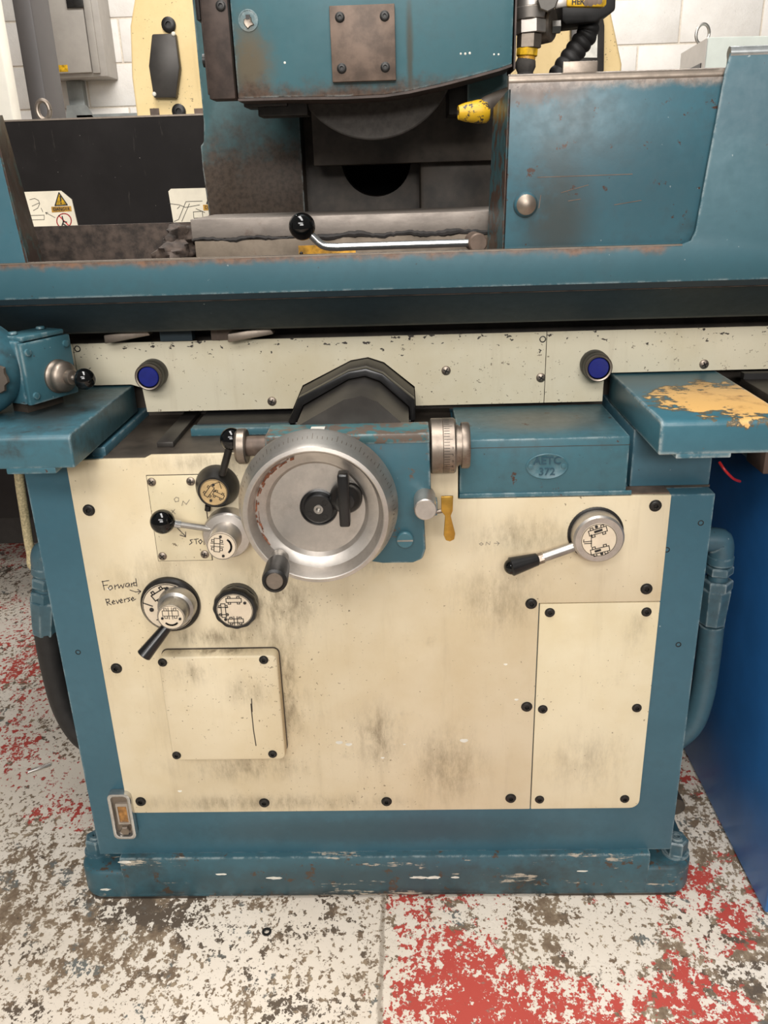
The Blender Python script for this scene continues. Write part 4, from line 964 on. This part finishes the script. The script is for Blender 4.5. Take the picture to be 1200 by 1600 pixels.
# ================================================================== GEAR MOTOR ON LEFT SHELF
GM = thing('drive_gearbox', 'small blue gearbox with black ball knob sitting on the left shelf', 'gearbox', (-.52, .08, .934))
ang = math.radians(-27)
fn = Vector((math.cos(ang), math.sin(ang), 0)); ft = Vector((-math.sin(ang), math.cos(ang), 0))
nb = PZ(46, 634, .950); nb = Vector((nb.x, nb.y, .950))
fw = .092; top_z = P(37, 529, nb.y).z-.004
def gbox(a0, a1, t0_, t1_, z0, z1):
    v = [nb+fn*a+ft*t+Vector((0, 0, z-nb.z)) for a in (a0, a1) for t in (t0_, t1_) for z in (z0, z1)]
    return v, [(0, 1, 3, 2), (4, 6, 7, 5), (0, 4, 5, 1), (2, 3, 7, 6), (0, 2, 6, 4), (1, 5, 7, 3)]
body = mesh_obj('gearbox_body', gbox(-.055, -.004, -.001, fw-.003, .950, top_z-.001), 'blue_slabL', GM, bevel=.004)
mesh_obj('gearbox_foot', gbox(-.052, -.02, .012, fw-.012, .9342, .952), 'darkcast', GM)
cvp = mesh_obj('cover_plate', gbox(-.004, .004, 0, fw, .950, top_z-.004), 'blue_box', GM, bevel=.002)
mesh_obj('lid', gbox(-.05, .002, .006, fw-.008, top_z-.002, top_z+.005), 'blue_box', GM, bevel=.002)
for t_, s_ in ((.012, .012), (.012, -.018)):
    pass
fh = top_z-.004-.950
for (u, v) in ((.11, .85), (.88, .86), (.12, .14)):
    c = nb+fn*.004+ft*(fw*u)+Vector((0, 0, fh*v)); mesh_obj('cover_screw', lathe([(.0055, 0), (.005, .003), (0, .004)], c, fn, 14), 'blue_box', cvp)
for (u, a) in ((.2, -.03), (.75, -.03)):
    c = nb+fn*a+ft*(fw*u)+Vector((0, 0, top_z+.006-nb.z)); mesh_obj('lid_screw', lathe([(.007, 0), (.006, .003), (0, .004)], c, (0, 0, 1), 14), 'blue_box', body)
bc_ = nb+fn*.004+ft*(fw*.62)+Vector((0, 0, fh*.36))
kx = fn
bs = mesh_obj('knob_boss', lathe([(0, 0), (.0255, 0), (.0255, .003), (.0235, .005), (.0225, .009), (.0235, .010), (.0235, .015), (.020, .020), (.0115, .024), (.0110, .032), (.009, .033), (0, .033)], bc_, kx, 36), 'steel_worn', GM)
mesh_obj('knob_stem', rod(bc_+kx*.032, bc_+kx*.046, .0042), 'chrome', bs)
mesh_obj('ball_knob', ball(bc_+kx*.056, .0158), 'gloss', bs)
hcn = P(-30, 590, .0); hcn.z = .99
mesh_obj('motor_housing', lathe([(0, 0), (.052, 0), (.062, -.008), (.068, -.02), (.070, -.032), (.070, -.065), (0, -.065)], Vector((P(-55, 590, -.03).x, -.03, 1.0055)), (.15, -1, 0), 48), 'blue_slabL', GM)
mesh_obj('housing_emblem', lathe([(.026, 0), (.024, .004), (0, .005)], Vector((P(-16, 590, -.03).x, -.031, 1.0)), (.15, -1, 0), 24, rad=lambda t: 1+.08*math.sin(9*t)), 'darkcast', GM)

# ================================================================== BRAIDED HOSE, LEFT
bh = tag(mesh_obj('braided_hose', tube([P(28, 700, .22), P(30, 745, .22), P(38, 800, .22), P(48, 862, .22), P(60, 890, .22), Vector((-.535, .23, P(60, 890, .22).z-.03))], .0085, 14), 'braid'), 'pale braided hose hanging beside the left edge of the grinder base', 'hose')

# ================================================================== MACHINE BEHIND
B = thing('machine_behind', 'machine behind the grinder with cream rounded cover and long black panel', 'machine', (0, 1.4, 0))
BY = 1.1
btop = P(200, 184, BY).z
mesh_obj('black_panel', box(-1.9, .62, BY, BY+.02, P(20, 785, BY).z-.05, btop), 'black_panel', B, bevel=.002)
mesh_obj('panel_top_edge', box(-1.9, .62, BY-.001, BY+.022, btop, btop+.004), 'steel_worn', B)
ky = BY+.12
cl, cr_ = P(209, 150, ky).x, P(972, 105, ky).x
cpl = [(cl+.005, .8), (cl, P(208, 120, ky).z), (cl+.012, P(214, 40, ky).z), (cl+.035, P(226, -10, ky).z), (cl+.10, P(226, -80, ky).z), (0, P(226, -90, ky).z), (cr_-.12, P(226, -80, ky).z), (cr_-.04, P(958, 10, ky).z), (cr_, P(972, 100, ky).z), (cr_, .8)]
cc_ = mesh_obj('cream_cover', prism(cpl, ky, ky+.06), 'cream', B, bevel=.008, seg=3)
hx = [(237, 53), (274, 52), (281, 105), (275, 153), (240, 153), (232, 103)]
mesh_obj('hexagonal_panel', prism([(P(a, b, ky-.02).x, P(a, b, ky-.02).z) for a, b in hx], ky-.02, ky), 'graphite', cc_, bevel=.004)
mesh_obj('hexagonal_panel', prism([(P(a, b, ky-.02).x, P(a, b, ky-.02).z) for a, b in [(893, -20), (935, -20), (945, 40), (944, 112), (897, 118), (892, 60)]], ky-.02, ky), 'graphite', cc_, bevel=.004)
mesh_obj('window_plate', prism([(P(a, b, ky-.024).x, P(a, b, ky-.024).z) for a, b in [(912, 40), (934, 40), (933, 90), (910, 90)]], ky-.024, ky-.02), 'whitepaint', cc_)
for p_ in [(264, 39), (280, 174)]:
    mesh_obj('cover_bolt', lathe([(.018, 0), (.018, .006), (.012, .009), (.007, .009), (.007, .003), (0, .003)], P(*p_, ky), (0, -1, 0), 20), 'blackm', cc_)
for p_ in [(242, 176), (311, 176)]: mesh_obj('rust_chip', box(P(*p_, ky).x-.012, P(*p_, ky).x+.012, ky-.002, ky, P(*p_, ky).z-.01, P(*p_, ky).z+.01), 'brown', cc_)
for p_ in [(271, 53), (241, 147)]: mesh_obj('panel_rivet', lathe([(.0055, 0), (.004, .003), (0, .004)], P(*p_, ky-.02), (0, -1, 0), 14), 'whitepaint', cc_)
mesh_obj('machine_body', box(-1.9, .62, BY+.19, 1.95, P(20, 785, 1.68).z, 1.30), 'rubber', B, bevel=.01)
mesh_obj('machine_base', box(-1.88, .60, 1.68, 1.95, P(20, 830, 1.68).z, P(20, 785, 1.68).z+.002), 'dark_cab', B, bevel=.004)
mesh_obj('machine_plinth', box(-1.86, .58, 1.70, 1.93, 0, P(20, 830, 1.68).z+.002), 'rubber', B, bevel=.004)
eb = P(68, 172, BY+.06)
mesh_obj('eye_bolt', join(tube([eb+Vector((.016*math.cos(t), 0, .022*math.sin(t))) for t in np.linspace(0, 2*math.pi, 17)], .006, 10, 2), rod(eb-Vector((0, 0, .05)), eb-Vector((0, 0, .022)), .010)), 'steel_worn', B)
mesh_obj('deck', box(-1.9, .62, BY+.02, BY+.2, btop-.03, btop-.012), 'galv', B)
# danger signs
def sign(outline, Ys, parent_pts, label):
    t = mesh_obj('danger_sign', prism([(P(a, b, Ys).x, P(a, b, Ys).z) for a, b in outline], Ys, BY), 'sign')
    tag(t, label, 'sign', 'danger signs on the black panel')
    return t
SYn = BY-.004
def on(u, v, d=.0006): return P(u, v, SYn-d)
def sign_art(t, ox, oy):
    f = lambda u, v: on(u+ox, v+oy)
    mesh_obj('warning_triangle', ([f(92, 301), f(105, 320), f(86, 321)], [(0, 1, 2)]), 'yellow', t, smooth=False)
    mesh_obj('triangle_border', join(ribbon([[(92, 301), (105, 320), (86, 321), (92, 301)]], 1.6, lambda u, v: on(u+ox, v+oy, .0012)), ribbon([[(94, 306.5), (95, 314)], [(95.2, 317), (95.3, 318)]], 2, lambda u, v: on(u+ox, v+oy, .0012))), 'ink', t, smooth=False)
    mesh_obj('danger_strip', ([f(80, 323), f(111, 322), f(112, 330), f(81, 332)], [(0, 1, 2, 3)]), 'yellow_label', t, smooth=False)
    c = on(96+ox, 326.8+oy, .0012); e = (on(110+ox, 326+oy, .0012)-on(82+ox, 327.5+oy, .0012)); sz_ = e.length/4.3
    mesh_obj('danger_text', text_geom('DANGER', sz_, lambda x, y, z: c+Vector((x, 0, y)), 0, sz_*.012), 'ink', t, smooth=False)
    cc = (100, 345)
    mesh_obj('prohibition_ring', ribbon([[(cc[0]+11.3*math.cos(a), cc[1]+11.3*math.sin(a)) for a in np.linspace(0, 2*math.pi, 29)], [(cc[0]-8, cc[1]-8), (cc[0]+8, cc[1]+8)]], 1.6, f), 'red', t, smooth=False)
    mesh_obj('pictogram', ribbon([[(97, 338), (99, 346), (97, 352)], [(99, 346), (104, 347)], [(99, 350), (104, 353)]], 1.8, lambda u, v: on(u+ox, v+oy, .0012)), 'ink', t, smooth=False)
s1 = sign([(20, 300.5), (95, 298), (112, 312), (128, 380), (30, 384)], SYn, None, 'white danger sign with its whole yellow warning triangle showing left of machine')
sign_art(s1, 0, 0)
mesh_obj('diagram', ribbon([[(46+ 0, 312), (54, 310), (60, 313), (62, 318), (59, 325), (52, 329)], [(50, 322), (61, 317)], [(40, 337), (69, 336), (69, 343), (40, 344)], [(64, 325), (67, 331)], [(71, 332), (86, 340)], [(71, 332), (75, 332)], [(71, 332), (73, 335)]], .7, on), 'ink', s1, smooth=False)
s2 = sign([(263, 299), (267, 295), (345, 293), (372, 310), (380, 370), (275, 372)], SYn, None, 'white danger sign with line diagram, half hidden behind the blue column')
sign_art(s2, 237, -3)
mesh_obj('diagram', ribbon([[(263, 318), (280, 320), (290, 324), (312, 320)], [(290, 315), (316, 314)], [(290, 316), (279, 343), (272, 346)], [(296, 318), (284, 346)], [(302, 331), (316, 330), (317, 340), (303, 341), (302, 331)], [(306, 326), (320, 332)], [(281, 322), (277, 326)]], .8, on), 'ink', s2, smooth=False)

# ================================================================== BACKGROUND CABINETS
dy = 2.5
dk = tag(mesh_obj('dark_cabinet', box(P(18, 0, dy).x, P(90, 90, dy+.2).x, dy, dy+.2, 0, 2.5), 'dark_cab', None, bevel=.006), 'tall dark grey cabinet between white cabinet and wall enclosure', 'cabinet')
dy2 = 2.3
wh = tag(mesh_obj('white_cabinet', box(P(5, 100, dy2).x-.9, P(20, 100, dy2+.08).x, dy2, dy2+.08, 0, 2.5), 'white_cab', None, bevel=.006), 'tall off white cabinet at the edge of the room beside dark grey cabinet', 'cabinet')
EY = WY-.22
E1 = thing('electrical_enclosure', 'grey metal electrical enclosure mounted on the white block wall', 'enclosure', tuple(P(120, 120, EY)))
el, er = P(60, 60, EY).x, P(143, 60, EY).x; ez = P(120, 117, EY).z
mesh_obj('enclosure_body', box(el, er+.055, EY+.02, WY-.007, ez-.01, ez+.9), 'grey_cab', E1, bevel=.006)
dr = mesh_obj('enclosure_door', box(el, er-.025, EY, EY+.02, ez+.01, ez+.9), 'grey_cab', E1, bevel=.004)
mesh_obj('door_frame', box(er-.02, er+.02, EY+.004, EY+.02, ez+.006, ez+.9), 'grey_cab', E1, bevel=.003)
yl = P(99, 107, EY); mesh_obj('yellow_sticker', box(yl.x-.025, yl.x+.025, EY-.001, EY, yl.z-.017, yl.z+.017), 'yellow', dr)
lt = P(113, 3, EY); mesh_obj('door_latch', box(lt.x-.03, lt.x+.06, EY-.012, EY, lt.z-.03, lt.z+.04), 'blackm', dr, bevel=.003)
tk_ = P(118, 150, WY-.06)
CT = thing('cable_trunking', 'galvanised cable trunking running down the block wall below the enclosure', 'trunking', (tk_.x, WY-.04, 0))
mesh_obj('trunking_channel', box(tk_.x-.04, tk_.x+.05, WY-.07, WY-.012, 1.0, ez-.012), 'galv', CT, bevel=.003)
mesh_obj('trunking_flange', prism([(tk_.x-.045, P(118, 165, WY-.07).z), (tk_.x+.06, P(118, 165, WY-.07).z), (tk_.x+.10, P(118, 185, WY-.07).z), (tk_.x-.06, P(118, 185, WY-.07).z)], WY-.10, WY-.072), 'galv', CT)
mesh_obj('trunking_run', box(tk_.x, -.6, WY-.10, WY-.012, P(160, 196, WY-.1).z, P(160, 178, WY-.1).z), 'galv', CT, bevel=.003)
# right control cabinet, turned
PC = thing('control_cabinet', 'pale grey control cabinet with lifting eye bolt and small blue screen', 'cabinet', (2.0, 3.0, 0))
ra = PZ(1065, 80, 0)
cy1 = 3.0
c0 = P(1066, 80, cy1); c1 = P(1106, 56, cy1-.45); 
c1.z = c0.z = (P(1106, 58, cy1-.45)).z
dirv = Vector((c1.x-c0.x, c1.y-c0.y, 0)); side = Vector((1.2, .10, 0))
tz_ = c1.z
base = [Vector((c0.x, c0.y, 0)), Vector((c1.x, c1.y, 0)), Vector((c1.x, c1.y, 0))+side, Vector((c0.x, c0.y, 0))+side]
mesh_obj('cabinet_body', prism3(base, (0, 0, tz_)), 'pale_cab', PC, bevel=.004)
fr = mesh_obj('cabinet_front', prism3([base[0]+Vector((-.004, 0, .1)), base[1]+Vector((-.004, 0, .1)), base[1]+Vector((-.004, 0, tz_-.004)), base[0]+Vector((-.004, 0, tz_-.004))], (.004, -.001, 0)), 'grey_cab', PC)
d0 = base[0].lerp(base[1], .15)+Vector((-.008, 0, tz_-.085)); d1 = base[0].lerp(base[1], .9)+Vector((-.008, 0, tz_-.085))
mesh_obj('screen_bezel', prism3([d0+Vector((0, 0, -.1)), d1+Vector((0, 0, -.1)), d1, d0], (.004, 0, 0)), 'blackm', fr)
mesh_obj('screen', prism3([d0.lerp(d1, .3)+Vector((-.002, 0, -.1)), d1+Vector((-.002, 0, -.1)), d1+Vector((-.002, 0, -.035)), d0.lerp(d1, .3)+Vector((-.002, 0, -.035))], (.003, 0, 0)), 'screen', fr)
ec = P(1098, 51, cy1-.3); ec.z = tz_+.03
mesh_obj('eye_bolt', tube([ec+Vector((.026*math.cos(t), 0, .036*math.sin(t))) for t in np.linspace(0, 2*math.pi, 17)], .006, 10, 2), 'steel', PC)

# ================================================================== RIGHT NEIGHBOUR
RX = .682
rc = thing('blue_cabinet', 'bright blue steel cabinet with dark bench top standing on the floor right of the grinder', 'cabinet', (RX+.3, .5, 0))
mesh_obj('cabinet_shell', box(RX, RX+.6, -.056, 1.0, .004, .80), 'cab_blue', rc, bevel=.006)
mesh_obj('front_recess', box(RX+.012, RX+.58, -.0585, -.05, .02, .10), 'darkcast', rc, bevel=.001)
mesh_obj('recess_edge', frame_prism(rrect(RX+.010, RX+.585, .012, .105, .004), rrect(RX+.014, RX+.58, .022, .10, .003), -.060, -.05), 'cab_blue', rc)
bt = rc
mesh_obj('bench_top', box(.61, 1.4, -.07, .18, .905, .925), 'darkcast', bt, bevel=.003)
mesh_obj('bench_frame', box(P(1184, 750, .08).x, 1.4, .08, .16, .80, .905), 'blue', bt, bevel=.003)
mesh_obj('bench_apron', box(.582, P(1184, 750, .08).x, .12, .15, .845, .884), 'wood', bt, bevel=.003)
mesh_obj('added_dark_board', box(.61, 1.4, .165, .18, .925, .935), 'rubber', bt)  # dark strip added to hide the lit cabinet top
mesh_obj('added_gap_shade', box(.605, 1.4, .18, .98, .80, .862), 'rubber', bt)  # slab added to keep light out of the gap beside the cabinet
wbk = P(1150, 780, .06)
mesh_obj('support_block', box(max(wbk.x-.02, .612), wbk.x+.06, .05, .12, .801, .846), 'wood', bt, bevel=.003)
mesh_obj('red_wire', tube([P(1124, 722, .08), P(1133, 735, .07), P(1146, 748, .08), P(1156, 752, .11)], .0022, 8), 'redwire', bt)

pa = PZ(1062, 1222, .02); 
tag(mesh_obj('floor_pipe', rod((.60, .20, .0205), (.585, .62, .0205), .02, None, 20), 'darkcast'), 'dark pipe lying on the floor in the gap between grinder and blue cabinet', 'pipe')
# floor oddments
wsh = PZ(418, 1451, 0)
tag(mesh_obj('washer', frame_prism([(.0085*math.cos(t), .0085*math.sin(t)) for t in np.linspace(0, 2*math.pi, 20, endpoint=False)], [(.0045*math.cos(t), .0045*math.sin(t)) for t in np.linspace(0, 2*math.pi, 20, endpoint=False)], 0, .002), 'blackm'), 'small dark washer lying on the floor in front of the plinth', 'washer')
ow = bpy.data.objects['washer']; ow.rotation_euler = (math.pi/2, 0, 0); ow.location = (wsh.x, wsh.y, .0022)
fs = PZ(62, 1203, 0)
tag(mesh_obj('metal_offcut', tube([fs+Vector((-.022, -.012, .004)), fs+Vector((0, .0, .005)), fs+Vector((.02, .014, .004))], .0038, 8), 'steel'), 'shiny curled metal offcut on the floor left of the grinder', 'offcut')
